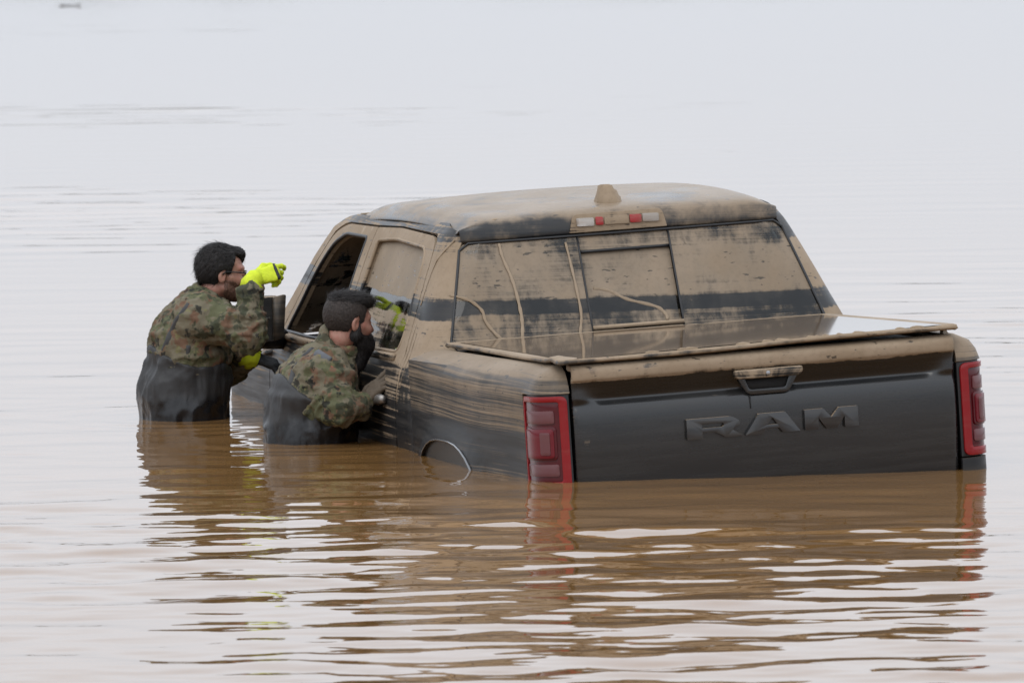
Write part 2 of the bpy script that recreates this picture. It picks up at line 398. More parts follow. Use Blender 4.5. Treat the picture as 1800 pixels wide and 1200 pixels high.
def build_water():
    xs = np.concatenate([[-4000, -600, -90, -30, -18], np.arange(-11, 11.01, .055), [18, 30, 90, 600, 4000]])
    ys = [-4000, -400, -40, 5, 16]; y = 20.0
    while y < 150: ys.append(y); y += .024 if y < 37 else .024 + (y - 37)*.0024
    ys += [170, 220, 400, 1200, 5000]; ys = np.array(ys)
    X, Y = np.meshgrid(xs, ys, indexing='ij')
    fade = smooth(11.5, 9.5, np.abs(X))*smooth(16, 20, Y)*smooth(150, 120, Y)
    inner = (np.abs(X) < 12) & (Y > 18) & (Y < 151)
    Z = np.where(inner, wave_height(np.where(inner, X, 0), np.where(inner, Y, 30))*fade, 0)
    b = NB('muddy_flood_water'); tc = b.coords()
    big = b.noise(b.mapping(tc, (.35, .12, 1)), 1.0, 4, .6)
    col = b.mixc(big, (.190, .098, .033), (.235, .126, .046))
    n1 = b.noise(b.mapping(tc, (5, 13, 1)), 1.0, 3, .55); n2 = b.noise(b.mapping(tc, (1.2, 4.2, 1)), 1.0, 2, .5)
    h = b.math('ADD', b.math('MULTIPLY', n1, .35), n2)
    m = b.done(b.bsdf(col, .010, 0, .5, 0, b.bump(h, .025, .02), ior=1.333))
    return fast_obj('water', np.stack([X, Y, Z], -1).reshape(-1, 3), grid_faces(len(xs), len(ys)), m, kind='structure', label='brown flood water with low ripples', category='water')
water = build_water()
def bed_z(x, y):
    """river bed: tilted under the truck, level further off"""
    q = np.array([x - TM[0, 3], y - TM[1, 3]]); d = math.hypot(q[0] + .6, q[1] - 2.4)
    lx = q[0]*.9655 + q[1]*.2552; ly = -q[0]*.2545 + q[1]*.9669
    zt = -0.907 + .052*lx - .0199*ly
    w = float(smooth(5, 14, d)); return zt*(1 - w) - 1.05*w
gx = np.concatenate([[-4000, -300, -60], np.arange(-20, 20.1, 1.0), [60, 300, 4000]]); gy = np.concatenate([[-4000, -300, 0], np.arange(14, 60, 1.0), [100, 400, 5000]])
V = [(x, y, bed_z(x, y)) for x in gx for y in gy]
fast_obj('riverbed', V, grid_faces(len(gx), len(gy)), simple('river_silt', (.10, .07, .04), .9), kind='structure', label='silty ground under the flood water', category='ground')

# ------------------------------------------------------------------ low wooded bank round the flooded plain, beyond the frame; the backs of the ripples mirror it
def far_bank():
    q = np.random.default_rng(9); n = 720; R0 = 560.0; V = []
    h = 5.2 + 1.6*np.interp(np.arange(n) % 720, np.arange(0, 721, 6), np.append(q.random(120), 0)) + 1.1*q.random(n)
    for i in range(n):
        a = 2*math.pi*i/n; r = R0 + 14*math.sin(3*a) + 5*q.random()
        for dr, z in ((-4, -1.5), (0, .6), (2, h[i]*.7), (5, h[i]), (12, h[i]*.95), (60, h[i]*.8)): V.append(((r+dr)*math.sin(a), (r+dr)*math.cos(a), z))
    F = [(i*6+k, i*6+k+1, ((i+1) % n)*6+k+1, ((i+1) % n)*6+k) for i in range(n) for k in range(5)]
    obj('far_bank', V, F, simple('distant_scrub', (.045, .052, .042), .9, var=.4, nscale=.2, bump=0), None, kind='structure', label='low wooded bank round the flooded plain', category='bank')
far_bank()

# ------------------------------------------------------------------ the pickup truck (all parts in truck coordinates: x right, y forward, z up)
truck = empty('pickup_truck', label='mud-caked dark grey pickup truck sunk to its tail lights in brown flood water', category='pickup truck')
truck.matrix_world = Matrix(TM.tolist())
def ip(xs, ys): 
    xs, ys = np.array(xs), np.array(ys); return lambda v: float(np.interp(v, xs, ys))
RC = 0.17
_hz = np.array([.40, .55, .75, .95, 1.10, 1.22, 1.30, 1.345, 1.38, 1.43, 1.50, 1.60, 1.70, 1.79, 1.85, 1.885, 1.905])
_hx = np.array([.93, .96, .985, .998, 1.0, .993, .975, .955, .936, .918, .888, .848, .806, .766, .736, .708, .676])
hw = lambda z: float(np.interp(z, _hz, _hx))
_bz = np.array([.4, 1.38, 1.43, 1.84, 1.90]); _by = np.array([1.775, 1.775, 1.785, 1.955, 2.00])
yb = lambda z: float(np.interp(z, _bz, _by))
rc = lambda z: .035 + (.17-.035)*float(smooth(1.335, 1.42, z))
sq = lambda z: rc(z)*math.pi/2
def cab(s, z):
    h, y0 = hw(z), yb(z); RC = rc(z); SQ = sq(z)
    if s <= 0: x = h - RC + s; return np.array((-x, y0 - .018*(1 - ((x)/(h - RC))**2), z))
    if s < SQ: a = s/RC; return np.array((-(h - RC + RC*math.sin(a)), y0 + RC - RC*math.cos(a), z))
    y = y0 + RC + s - SQ
    nar = .05*float(smooth(3.6, 4.7, y))*(1 if z < 1.38 else 1.2)
    return np.array((-(h - nar), y, z))
sy = lambda y, z: (y - yb(z) - rc(z) + sq(z), z)            # side point (y,z) -> (s,z)
def sx(x, z):                                         # back point (x,z) -> (s,z)
    RC = rc(z); d = x - (hw(z) - RC); return (d if d <= 0 else RC*math.asin(min(1, d/RC)), z)
def side(poly): return [sy(y, z) for y, z in resample(poly, .06)]
def both(fn):
    for mir in (False, True): fn(mir)
ROCK = 0.50
# door outlines (y,z)
WIN_R = rounded([(3.155, 1.385), (3.155, 1.815), (2.85, 1.826), (2.27, 1.802), (2.165, 1.385)], [.02, .03, .05, .09, .10])
WIN_F = rounded([(4.46, 1.385), (4.19, 1.655), (3.99, 1.780), (3.76, 1.828), (3.355, 1.822), (3.355, 1.385)], [.03, .1, .1, .05, .03, .02])
DOOR_R = rounded([(3.245, ROCK), (3.245, 1.866), (2.85, 1.872), (2.17, 1.852), (2.075, 1.42), (2.05, 1.2), (2.05, 1.0), (2.25, .80), (2.45, ROCK)], [.0, .01, .05, .10, .1, .05, .1, .1, 0])
DOOR_F = rounded([(4.56, ROCK), (4.56, 1.385), (4.27, 1.68), (4.05, 1.822), (3.80, 1.868), (3.253, 1.866), (3.253, ROCK)], [0, .02, .1, .1, .06, .01, 0])
def grow(poly, d):
    c = np.mean(poly, 0); return [tuple(c + (np.array(p) - c)*(1 + d/np.linalg.norm(np.array(p) - c))) for p in poly]
# rear pane outline in x
GL_T, GL_B = 1.822, 1.395
def gl_half(z): return float(np.interp(z, [GL_B, GL_T], [.812, .690]))
def back_ring(t, bt, wd, r=.035, n=5):
    """outline of half a back opening from the centre line out, in (s,z)"""
    pts = [(0.0, bt)] + [(x, bt) for x in np.linspace(.2, gl_half(bt)+wd-r, n)]
    pts += [(gl_half(z)+wd, z) for z in np.linspace(bt+r, t-r, 8)]
    pts += [(x, t) for x in np.linspace(gl_half(t)+wd-r, .2, n)] + [(0.0, t)]
    return pts
def cab_side(mir):
    # cab shell: back panel below/around the glass, rear corner pillar, door surround, A-pillar
    o = []
    top = 1.905
    o += [(0.0, .55)] ; 
    pts = [sx(0.0, .55)] + [sx(x, .55) for x in np.linspace(.1, hw(.55)-rc(.55), 6)] + [sy(1.95, .55), sy(2.40, .55)]
    # cut for both doors, running round outside them
    dr = grow(DOOR_R, .007)
    k0 = max(range(len(dr)), key=lambda i: -dr[i][1]*0 + (dr[i][1] < .51)*dr[i][0]*-1)
    loop = [(2.44, .55), (2.243, .80), (2.043, 1.0), (2.043, 1.2), (2.067, 1.42), (2.10, 1.58), (2.145, 1.79), (2.165, 1.84), (2.21, 1.864), (2.85, 1.879), (3.25, 1.874), (3.80, 1.875), (3.90, 1.866), (4.055, 1.829), (4.275, 1.687), (4.567, 1.388)]
    pts += [sy(*p) for p in resample(loop, .05)[:-1] if p[0] < 4.447 or True][:0]
    L = []
    for a, bb in zip(loop[:-1], loop[1:]):
        k = max(1, int(np.hypot(bb[0]-a[0], bb[1]-a[1])/.05))
        L += [tuple(np.array(a) + (np.array(bb)-np.array(a))*t/k) for t in range(k)]
    pts += [sy(*p) for p in L] + [sy(4.567, 1.388)]
    pts += [sy(4.74, 1.36), sy(4.70, 1.43), sy(4.36, 1.715), sy(4.14, 1.845), sy(3.94, 1.895), sy(3.82, 1.905)]
    pts += [sy(y, top) for y in np.linspace(3.62, 2.19, 12)]
    # rear corner up to the roof edge, then down the side of the glass to the centre line
    pts += [(sq(1.9)*t, 1.905 - .07*(1-t)) for t in (.75, .5, .25)]
    pts += [sx(gl_half(GL_T)+.012-.02, GL_T+.008)]
    pts += [sx(gl_half(z)+.006, z) for z in np.linspace(GL_T-.03, GL_B+.03, 9)] + [sx(gl_half(GL_B)-.03, GL_B-.006)]
    pts += [sx(x, GL_B-.006) for x in np.linspace(.7, 0, 6)]
    panel('cab_shell', pts, [], cab, M['cab'], truck, res=.035, step=.03, thick=.02, mirror=mir, flip=True)
    # doors
    for nm, D, Wd, gm in (('rear_door', DOOR_R, WIN_R, 'door_glass'), ('front_door', DOOR_F, WIN_F, None)):
        d = panel(nm, side(D), [side(Wd)], cab, M['door'], truck, res=.04, step=.035, thick=.03, mirror=mir, flip=True)
        if nm == 'rear_door' or mir:
            gin = lambda s, z: cab(s, z)*np.array([1, 1, 1]) + np.array([.022, 0, 0])
            panel('window', side(grow(Wd, .02)), [], gin, M['door_glass'] if not mir else M['screen'], d, res=.05, step=.05, thick=.005, mirror=mir, flip=True)  # opaque mud added on the right-hand panes to keep light out of the cabin
        # belt moulding and window seal
        y0, y1 = (2.20, 3.13) if nm == 'rear_door' else (3.37, 4.48)
        P = [cab(*sy(y, 1.366)) + np.array([-.006, 0, 0]) for y in np.linspace(y0, y1, 12)]
        if mir: P = [p*[-1, 1, 1] for p in P]
        m = obj('belt_moulding', *sweep(P, .013, 8, flat=((0, 0, 1), 1.25)), M['trim'], d)
        ring = [cab(*sy(y, z)) + np.array([.004, 0, 0]) for y, z in resample(Wd, .05)]
        if mir: ring = [p*[-1, 1, 1] for p in ring]
        obj('window_seal', *sweep(ring, .0085, 6, closed=True), M['cab'] if nm == 'rear_door' else M['black'], d)
        # handle: bezel, grip
        hy = 2.30 if nm == 'rear_door' else 3.46; sg = 1 if mir else -1
        hx = hw(1.2)
        V, F = [], []
        g = [(sg*(hx + .012 + .034*math.sin(math.pi*t)), hy - .11 + .22*t, 1.195) for t in np.linspace(0, 1, 11)]
        hd = obj('handle', *sweep(g, [.012] + [.017]*9 + [.012], 8, flat=((0, 0, 1), 1.3)), M['chrome'], d)
        cup = [(sg*(hx + .003), hy + .065*math.cos(a), 1.195 + .038*math.sin(a)) for a in np.linspace(0, 2*math.pi, 20, endpoint=False)]
        obj('handle_cup', cup, [tuple(range(20))[::(1 if mir else -1)]], M['cavity'], hd)
both(cab_side)

# --- back glass: left pane, sliding centre pane, right pane
def pane(name, x0, x1, inset, t=GL_T, bt=GL_B, mat='glass', par=None):
    mid = lambda x, z: np.array([x, yb(z) - .018*(1-(min(1, abs(x)/(hw(z)-rc(z))))**2) + inset, z])
    def mp(x, z):
        s = sx(abs(x), z)[0]; p = cab(s, z) + np.array([0, inset, 0])
        return np.array([p[0] if x < 0 else -p[0], p[1], p[2]])
    def ex(x, z, up): return max(-gl_half(z), min(gl_half(z), x))
    if x0 <= -1: L = [(-gl_half(z), z) for z in np.linspace(bt, t, 9)]
    else: L = [(x0, bt), (x0, t)]
    if x1 >= 1: Rr = [(gl_half(z), z) for z in np.linspace(t, bt, 9)]
    else: Rr = [(x1, t), (x1, bt)]
    poly = L + Rr
    rr = [0]*len(poly)
    if x0 <= -1: rr[0] = .03; rr[8] = .03
    if x1 >= 1: rr[len(L)] = .03; rr[-1] = .03
    poly = rounded(poly, rr)
    return panel(name, poly, [], mp, M[mat], par or truck, res=.05, step=.05, thick=.006)
rw = pane('rear_window', -1, -.2035, .004); pane('window_pane', .1935, 1, .004, par=rw); pane('sliding_pane', -.1995, .1895, .024, 1.752, 1.452, par=rw)
pane('fixed_pane', -.1995, .1895, .008, GL_T, 1.760, par=rw); pane('fixed_pane', -.1995, .1895, .012, 1.438, GL_B, par=rw)
def back_y(x, z): return yb(z) - .018*(1-(x/(hw(z)-rc(z)))**2)
def bar(name, x0, z0, x1, z1, r, mat, par, off=0.0, n=6, fl=1.0):
    P = [(x0+(x1-x0)*t, back_y(x0+(x1-x0)*t, z0+(z1-z0)*t)+off, z0+(z1-z0)*t) for t in np.linspace(0, 1, n)]
    return obj(name, *sweep(P, r, 8), mat, par)
bar('slider_rail', -.20, 1.756, .19, 1.756, .007, M['black'], rw, .012)
bar('slider_rail', -.20, 1.445, .19, 1.445, .009, M['mud'], rw, -.004)
for x in (-.2015, .1915): bar('slider_frame', x, GL_B, x, GL_T, .0045, M['black'], rw, .004)
# thin dark seal round the whole glass
ring = [(x, GL_T+.002) for x in np.linspace(-.66, .66, 16)] + [(gl_half(z)+.002, z) for z in np.linspace(GL_T-.025, GL_B+.03, 10)] + [(x, GL_B-.003) for x in np.linspace(.78, -.78, 16)] + [(-gl_half(z)-.002, z) for z in np.linspace(GL_B+.03, GL_T-.025, 10)]
def backmap(x, z, off=0.0):
    p = cab(sx(abs(x), z)[0], z); return np.array([p[0] if x < 0 else -p[0], p[1]-off, z])
obj('glass_seal', *sweep([backmap(x, z) for x, z in ring], .006, 6, closed=True), M['black'], rw)
# interior rear-glass shelf line seen through the dark band is left to the seats; small clips at the foot of the glass
for x in (-.47, .50):
    p = backmap(x, 1.418); obj('glass_clip', *sweep([p + np.array([-.022, -.008, 0]), p + np.array([.022, -.008, .002])], .008, 6), M['trim'], rw)

# --- mud runs on the glass and pillar
def run(pts, w, par=None, off=.0015):
    P = []
    q = np.array(pts, float); t = np.linspace(0, len(q)-1, (len(q)-1)*6+1)
    # catmull-rom
    for u in t:
        i = min(int(u), len(q)-2); f = u-i; p0, p1, p2, p3 = q[max(i-1, 0)], q[i], q[i+1], q[min(i+2, len(q)-1)]
        P.append(.5*((2*p1)+(-p0+p2)*f+(2*p0-5*p1+4*p2-p3)*f*f+(-p0+3*p1-3*p2+p3)*f**3))
    W = [w*(.75+.35*math.sin(i*1.7)*.5+.3*i/len(P)) for i in range(len(P))]
    obj('mud_run', *sweep([backmap(x, z, off) for x, z in P], W, 8, flat=((0, 1, 0), .05)), M['run'], par or rw)
run([(-.77, 1.62), (-.70, 1.595), (-.655, 1.55), (-.645, 1.50), (-.60, 1.435), (-.575, 1.428)], .0075)
run([(-.535, 1.815), (-.53, 1.76), (-.505, 1.66), (-.495, 1.56), (-.495, 1.49), (-.505, 1.43)], .0075)
run([(-.255, 1.80), (-.245, 1.66), (-.24, 1.52), (-.25, 1.46), (-.265, 1.41)], .0065)
run([(-.165, 1.605), (-.10, 1.59), (-.03, 1.55), (.09, 1.51), (.125, 1.475), (.128, 1.455)], .007, off=-.0215)

# runs down the rear corner and side
def side_run(pts, w):
    P = [cab(*sy(y, z)) + np.array([-.0015, 0, 0]) for y, z in resample(pts + pts[::-1], .05)[:int(sum(np.hypot(a[0]-b_[0], a[1]-b_[1]) for a, b_ in zip(pts, pts[1:]))/.05)]]
    obj('mud_run', *sweep(P, [w*(.7+.3*math.sin(i*1.3)) for i in range(len(P))], 8, flat=((1, 0, 0), .08)), M['run'], truck)
side_run([(2.035, 1.50), (2.02, 1.40), (2.03, 1.28), (2.02, 1.10), (2.03, 1.02)], .008)
side_run([(1.98, 1.47), (1.975, 1.34), (1.985, 1.25), (1.98, 1.14)], .006)
side_run([(2.01, 1.84), (2.06, 1.76), (2.065, 1.62), (2.05, 1.50)], .008)
# --- roof with crowned section and a turned-down rear edge
prof = np.array([(1.958, 1.828), (1.957, 1.85), (1.962, 1.885), (1.972, 1.908), (1.995, 1.926), (2.03, 1.937), (2.12, 1.948), (2.3, 1.960), (2.6, 1.975), (2.95, 1.980), (3.35, 1.976), (3.65, 1.962), (3.88, 1.935), (4.04, 1.898), (4.12, 1.872)])
V = []; na = 61
for (y, z) in prof:
    for a in np.linspace(-1, 1, na):
        hwid = .700 if y > 2.02 else float(np.interp(y, [1.957, 2.02], [.690, .700]))
        hwid -= .03*float(smooth(3.65, 4.15, y))
        crown = .020*a*a + .058*max(0, (abs(a)-.80)/.20)**2.4
        top = float(smooth(1.90, 1.94, z))
        zz = z - crown*(.2 + .8*top) if z > 1.84 else z
        yy = y - .020*(1-a*a)*float(1-smooth(1.98, 2.3, y)) + .03*max(0, (abs(a)-.86)/.14)**2*float(1-smooth(1.98, 2.2, y))
        yy -= .11*(a*a)*float(smooth(3.5, 4.12, y))*1.0
        V.append((a*hwid, yy, zz))
roof = obj('roof', V, grid_faces(len(prof), na)[:, ::-1], M['roof'], truck); solid(roof, .012)
s = roof.modifiers.new('sub', 'SUBSURF'); s.levels = 1; s.render_levels = 1
# shark-fin aerial caked in mud
fin = []
for i, (w, y0, y1, z) in enumerate([(.052, 2.06, 2.22, 1.935), (.047, 2.06, 2.215, 1.955), (.034, 2.075, 2.20, 1.985), (.024, 2.085, 2.18, 2.010), (.016, 2.095, 2.15, 2.020)]):
    for a in np.linspace(0, 2*math.pi, 14, endpoint=False):
        fin.append((1.12*w*math.copysign(abs(math.cos(a))**.8, math.cos(a))*(1+.12*math.sin(5*a+2*i)) - .010*i*.4, (y0+y1)/2 + (y1-y0)/2*math.sin(a), z + .009*math.sin(3*a+1.7*i)*(i < 4)))
F = [(i*14+k, i*14+(k+1) % 14, (i+1)*14+(k+1) % 14, (i+1)*14+k) for i in range(4) for k in range(14)] + [tuple(range(56, 70))]
obj('aerial', fin, F, M['mud'], roof)
# mud left along the rear roof edge as low crumbly ridges
rr = random.Random(8)
for x, l in ((-.50, .07), (-.27, .10), (-.10, .05), (.09, .13), (.30, .05), (.40, .10)):
    y0 = 2.0 + .01*rr.random(); n = 9
    P = [(x + l*(t-.5)*2, y0 + .012*math.sin(t*9+x*7), 1.924 - .020*(x+l*(t-.5)*2)**2/.49) for t in np.linspace(0, 1, n)]
    obj('mud_ridge', *sweep(P, [.004+.011*math.sin(math.pi*(i+.5)/n)*(.6+.5*rr.random()) for i in range(n)], 8, flat=((0, 0, 1), .55)), M['mud'], roof)
# high brake lamp
M['lens_dusty'] = lens('dusty_red_lens', (.30, .02, .02), .4, .8)
chl = rounded([(-.232, 1.836), (.190, 1.836), (.172, 1.912), (-.212, 1.912)], [.004, .004, .022, .022])
def roofback(x, z, off): return np.array([x, 1.940 - off + (0.004 if z > 1.89 else 0), z])
bl = extrude('brake_lamp', chl, [], .008, lambda a, c, d: roofback(a, c, d), M['trim'], roof, .003)
for nm, x0, x1, m in (('clear_lens', -.20, -.125, 'lens_white'), ('red_lens', -.118, -.085, 'lens_dusty'), ('centre_cover', -.080, .025, 'trim'), ('red_lens', .030, .080, 'lens_dusty'), ('clear_lens', .085, .155, 'lens_white')):
    P = rounded([(x0, 1.862), (x1, 1.860), (x1, 1.894), (x0, 1.896)], .006)
    o = extrude(nm, P, [], .006, lambda a, c, d: roofback(a, c, d+.008), M[m], bl, .002)

# --- bed side with wheel arch, wrapping the rear corner
BR = .12
def hb(y): return .925 + .075*float(smooth(.15, .95, y))
BS0 = .01; BS1 = BS0 + BR*math.pi/2
AY, AH, AW, AZ = 1.18, .475, .50, .60
def arch_z(y):
    d = abs(y-AY)/AW
    return AZ + AH*(1-d**3)**(1/3) if d < 1 else -1
def bed(s, t):
    z = min(t, 1.405)
    if s < BS0: p = np.array([.795+s, 0.0]); n = np.array([0.0, -1.0]); y = 0
    elif s < BS1: a = (s-BS0)/BR; p = np.array([.805+BR*math.sin(a), BR-BR*math.cos(a)]); n = np.array([math.sin(a), -math.cos(a)]); y = p[1]
    else: y = BR + s - BS1; p = np.array([hb(y), y]); n = np.array([1.0, 0.0])
    zc = 1.372 - .072*float(smooth(1.7, .1, y))
    ins = 0.0
    if z > zc: ins += .062*((z-zc)/(1.405-zc))**1.6
    ins += .03*float(smooth(1.375, 1.405, z))*1.0
    ins += max(0, t-1.405)
    ins += .012*float(smooth(.85, .5, z))
    e = abs(y-AY)/(AW+.06)
    if e < 1:
        az = AZ + (AH+.055)*(1-e**3)**(1/3); ins -= .020*float(smooth(az+.02, az-.045, z))
    p = p - n*ins
    return np.array((-p[0], p[1], z + .004*float(smooth(1.405, 1.43, t))))
SE = BS1 + 1.763 - BR
def bed_side(mir):
    arch = [(BS1 + y - BR, arch_z(y)) for y in AY + AW*np.array([.985, .96, .92, .86, .78, .68, .55, .4, .2, 0, -.2, -.4, -.55, -.68, -.78, -.86, -.92, -.96, -.985])]
    out = [(0, 1.465), (0, 1.301), (.298, 1.301), (.303, 1.296), (.303, .922), (.298, .916), (0, .916), (0, .52), (arch[-1][0], .52)] + arch[::-1] + [(arch[0][0], .52), (SE, .52), (SE, 1.465)]
    o = panel('bed_side', out, [], bed, M['bed'], truck, res=.035, step=.03, thick=.018, mirror=mir, flip=True)
    P = [bed(s, z)*(np.array([-1, 1, 1]) if mir else 1) for s, z in arch]
    P = [p + np.array([(.004 if mir else -.004), 0, 0]) for p in P]
    obj('arch_lip', *sweep(P, list(np.linspace(.0012, .0068, len(P))), 8), M['arch'], o)  # taper thins the painted glint towards the front
    # dark liner inside the arch
    inner = [p*[.80, 1, 1] for p in P]
    obj('wheel_liner', [*P, *inner], [(i, i+1, i+1+len(P), i+len(P)) for i in range(len(P)-1)], M['liner'], o)
    wl = [p + np.array([(-.016 if mir else .016), 0, 0]) for p in P]; obj('wheel_housing', wl, [tuple(range(len(wl)))[::(1 if mir else -1)]], M['liner'], o)
b = NB('glint_arch_lip'); M['arch'] = b.done(b.bsdf((.16, .165, .175), .22, .3, .6, .6))  # pale grey puts the lip's bright glint into its colour
both(bed_side)
# box floor and front wall keep daylight out of the gaps
box('bed_box', (-.76, .05, .78), (.76, 1.72, 1.385), M['cavity'], truck, 0)

# --- tail lamps
def lampmap(off):
    return lambda s, z: bed(s, z) + np.array([bed(s, z)[0]+.805 if s > BS0 else 0, (bed(s, z)[1]-BR if s < BS1 else 0), 0])*off
def lamp(mir):
    def mp(off):
        def f(s, z):
            p = bed(s, z)
            if s < BS0: n = np.array([0, -1, 0])
            elif s < BS1: a = (s-BS0)/BR; n = np.array([-math.sin(a), -math.cos(a), 0])
            else: n = np.array([-1.0, 0, 0])
            return p + n*off
        return f
    w = .30
    # u runs from the outer front edge (0) to the tailgate edge (1)
    S = lambda u: .002 + (1-u)*(w-.004)
    Zf = lambda v: 1.297 - v*(1.297-.922)
    def part(nm, u0, u1, v0, v1, off, mat, par, r=.012, th=.008, hole=None):
        P = rounded([(S(u0), Zf(v1)), (S(u1), Zf(v1)), (S(u1), Zf(v0)), (S(u0), Zf(v0))], r)
        H = [rounded([(S(a), Zf(d)), (S(c), Zf(d)), (S(c), Zf(bb)), (S(a), Zf(bb))], .012) for a, c, bb, d in ([hole] if hole else [])]
        return panel(nm, P, H, mp(off), M[mat], par, res=.03, step=.02, thick=th, mirror=mir, bevel=.002, flip=True)
    root = part('tail_lamp', 0, 1, 0, 1, -.010, 'black', truck, [.002, .002, .002, .03], .03)
    part('lens_rim', .035, .965, .012, .99, .004, 'lens_red', root, .03, .014, hole=(.07, .85, .07, .905))
    part('lens_floor', .05, .87, .05, .92, -.002, 'lens_dark', root, .012)
    part('pale_lens', .15, .78, .16, .295, .003, 'lens_pale', root, .01)
    part('block_frame', .12, .80, .325, .675, .004, 'lens_dark', root, .018, .012)
    part('block_lens', .155, .765, .35, .655, .009, 'lens_mid', root, .014, .012)
    part('reverse_lens', .575, .715, .385, .62, .012, 'lens_pale', root, .008, .012)
    part('pale_lens', .13, .81, .72, .845, .003, 'lens_pale', root, .01)
both(lamp)

# --- tailgate
TP = [(.60, .07), (.72, .040), (.90, .010), (1.05, -.004), (1.13, -.009), (1.20, -.007), (1.232, -.003), (1.247, .008), (1.258, .022), (1.266, .029), (1.285, .021), (1.31, .004), (1.333, -.012), (1.343, -.020), (1.350, -.027), (1.365, -.029), (1.385, -.029), (1.399, -.020), (1.407, -.002), (1.410, .03), (1.411, .07)]
V = []; xsT = np.concatenate([[-.786, -.784, -.776], np.linspace(-.76, .76, 60), [.776, .784, .786]])
for x in xsT:
    e = abs(x); k = float(1 - smooth(.66, .755, e)); er = .012*float(smooth(.770, .786, e))
    for z, y in TP:
        yy = y
        if 1.25 < z < 1.34 and y > 0: yy = y*k + (-.004)*(1-k)
        zz = z + (.0 if z < 1.25 or z > 1.335 else .012*(1-k))
        if z > 1.335: yy = y*(.75+.25*k)
        V.append((x, yy + er, zz))
n = len(TP)
# recess under the handle: push grid points in
tg = obj('tailgate', V, grid_faces(len(xsT), n), M['tailgate'], truck); solid(tg, .025)
sm = tg.modifiers.new('sub', 'SUBSURF'); sm.levels = sm.render_levels = 2
# handle: bezel, dark pocket and the muddy pull
def tgp(a, c, d): return np.array([a, .001 - d, c])
hd = extrude('handle_bezel', rounded([(-.110, 1.300), (-.072, 1.238), (.094, 1.238), (.132, 1.300), (.132, 1.332), (-.110, 1.332)], [.006, .02, .02, .006, .004, .004]), [rounded([(-.082, 1.300), (-.066, 1.258), (.082, 1.258), (.098, 1.300)], [.003, .012, .012, .003])], .010, lambda a, c, d: np.array([a, .000-d+(.0 if d else .03), c]), M['tailgate'], tg, .003)
extrude('handle_pocket', rounded([(-.088, 1.306), (-.070, 1.254), (.086, 1.254), (.104, 1.306)], .008), [], .002, lambda a, c, d: np.array([a, -.003-d, c]), M['cavity'], hd, 0)
hp = extrude('pull', rounded([(-.116, 1.302), (.136, 1.302), (.152, 1.318), (.150, 1.338), (-.130, 1.338), (-.130, 1.314)], [.012, .012, .01, .012, .012, .01]), [], .042, lambda a, c, d: np.array([a, .004-d, c]), M['trim'], hd, .006)
extrude('keyhole', rounded([(-.002, 1.312), (.014, 1.312), (.014, 1.328), (-.002, 1.328)], .007), [], .003, lambda a, c, d: np.array([a, -.038-d, c]), M['metal'], hp, .001)
# a scored line below the handle
obj('score_line', *box_vf((-.0685, -.0072, 1.170), (-.0625, -.002, 1.236)), M['cavity'], tg)
# the three letters
def letter(outer, holes, dx, par):
    extrude('letter', outer, holes, .022, lambda a, c, d: np.array([a, -.004-d, c]), M['letter'], par, .0065)
M['letter'] = mud_paint('letter_paint', [(1.0, .05), (1.3, .1)], stripe=.1, patch=.12, nz=.75, base=(.012, .012, .013), spec=.5, coat=.5, gr=.3)  # mud on the upward bevels also paints in their highlights
z0, z1 = 1.081, 1.162
letter(rounded([(-.336, z0), (-.273, z0), (-.273, z0+.024), (-.222, z0+.024), (-.178, z0), (-.106, z0), (-.150, z0+.028), (-.118, z0+.044), (-.118, z1-.020), (-.150, z1), (-.336, z1)], [.003, .003, .002, .004, .003, .003, .004, .02, .02, .016, .003]), [rounded([(-.273, z0+.042), (-.190, z0+.042), (-.182, z0+.050), (-.190, z0+.058), (-.273, z0+.058)], .003)], 0, tg)
letter(rounded([(-.098, z0), (-.026, z0), (-.013, z0+.019), (.043, z0+.019), (.056, z0), (.128, z0), (.070, z1), (-.040, z1)], .003), [rounded([(-.006, z0+.035), (.036, z0+.035), (.015, z0+.062)], .002)], 0, tg)
letter(rounded([(.148, z0), (.204, z0), (.204, z0+.046), (.236, z0), (.280, z0), (.312, z0+.046), (.312, z0), (.368, z0), (.368, z1), (.290, z1), (.258, z0+.044), (.226, z1), (.148, z1)], .003), [], 0, tg)

# --- folding bed cover with standing water on it
def cov(x, y):
    u, v = (x+.84)/1.68, (y+.03)/1.78
    z = (1.431*(1-u)+1.452*u)*(1-v) + (1.436*(1-u)+1.430*u)*v
    return z
nx, ny = 44, 44; V = []
cxs = np.concatenate([[-.842, -.836, -.80, -.785], np.linspace(-.77, .765, 36), [.772, .780, .796, .802]]); cys = np.concatenate([[-.034, -.028, .02, .035], np.linspace(.06, 1.68, 36), [1.70, 1.72, 1.745, 1.75]])
rg = np.random.default_rng(3)
for x in cxs:
    for y in cys:
        edge = min(x+.842, .802-x, y+.034, 1.75-y)
        d = -.006*float(smooth(.03, .07, edge)) - .014*float(smooth(.006, 0, edge))
        w = .0025*math.sin(x*9+y*4)*float(smooth(0, .2, edge)) + .003*math.sin(x*5.3)*float(smooth(.05, 0, y+.034))
        dent = .016*math.exp(-((x+.80)**2+(y-.10)**2)/.004)
        V.append((x + .004*math.sin(y*7)*(abs(x) > .8), y, cov(x, y) + d + w + dent))
cover = obj('bed_cover', V, grid_faces(len(cxs), len(cys)), None, truck); solid(cover, .017)
M['cover'] = mud_paint('mud_on_bed_cover', [(1.2, .5), (1.6, .6)], stripe=.15, patch=.4, nz=.35, base=(.03, .028, .027), L0=1.0, L1=1.8, contrast=(.2, .7))
cover.data.materials.append(M['cover'])
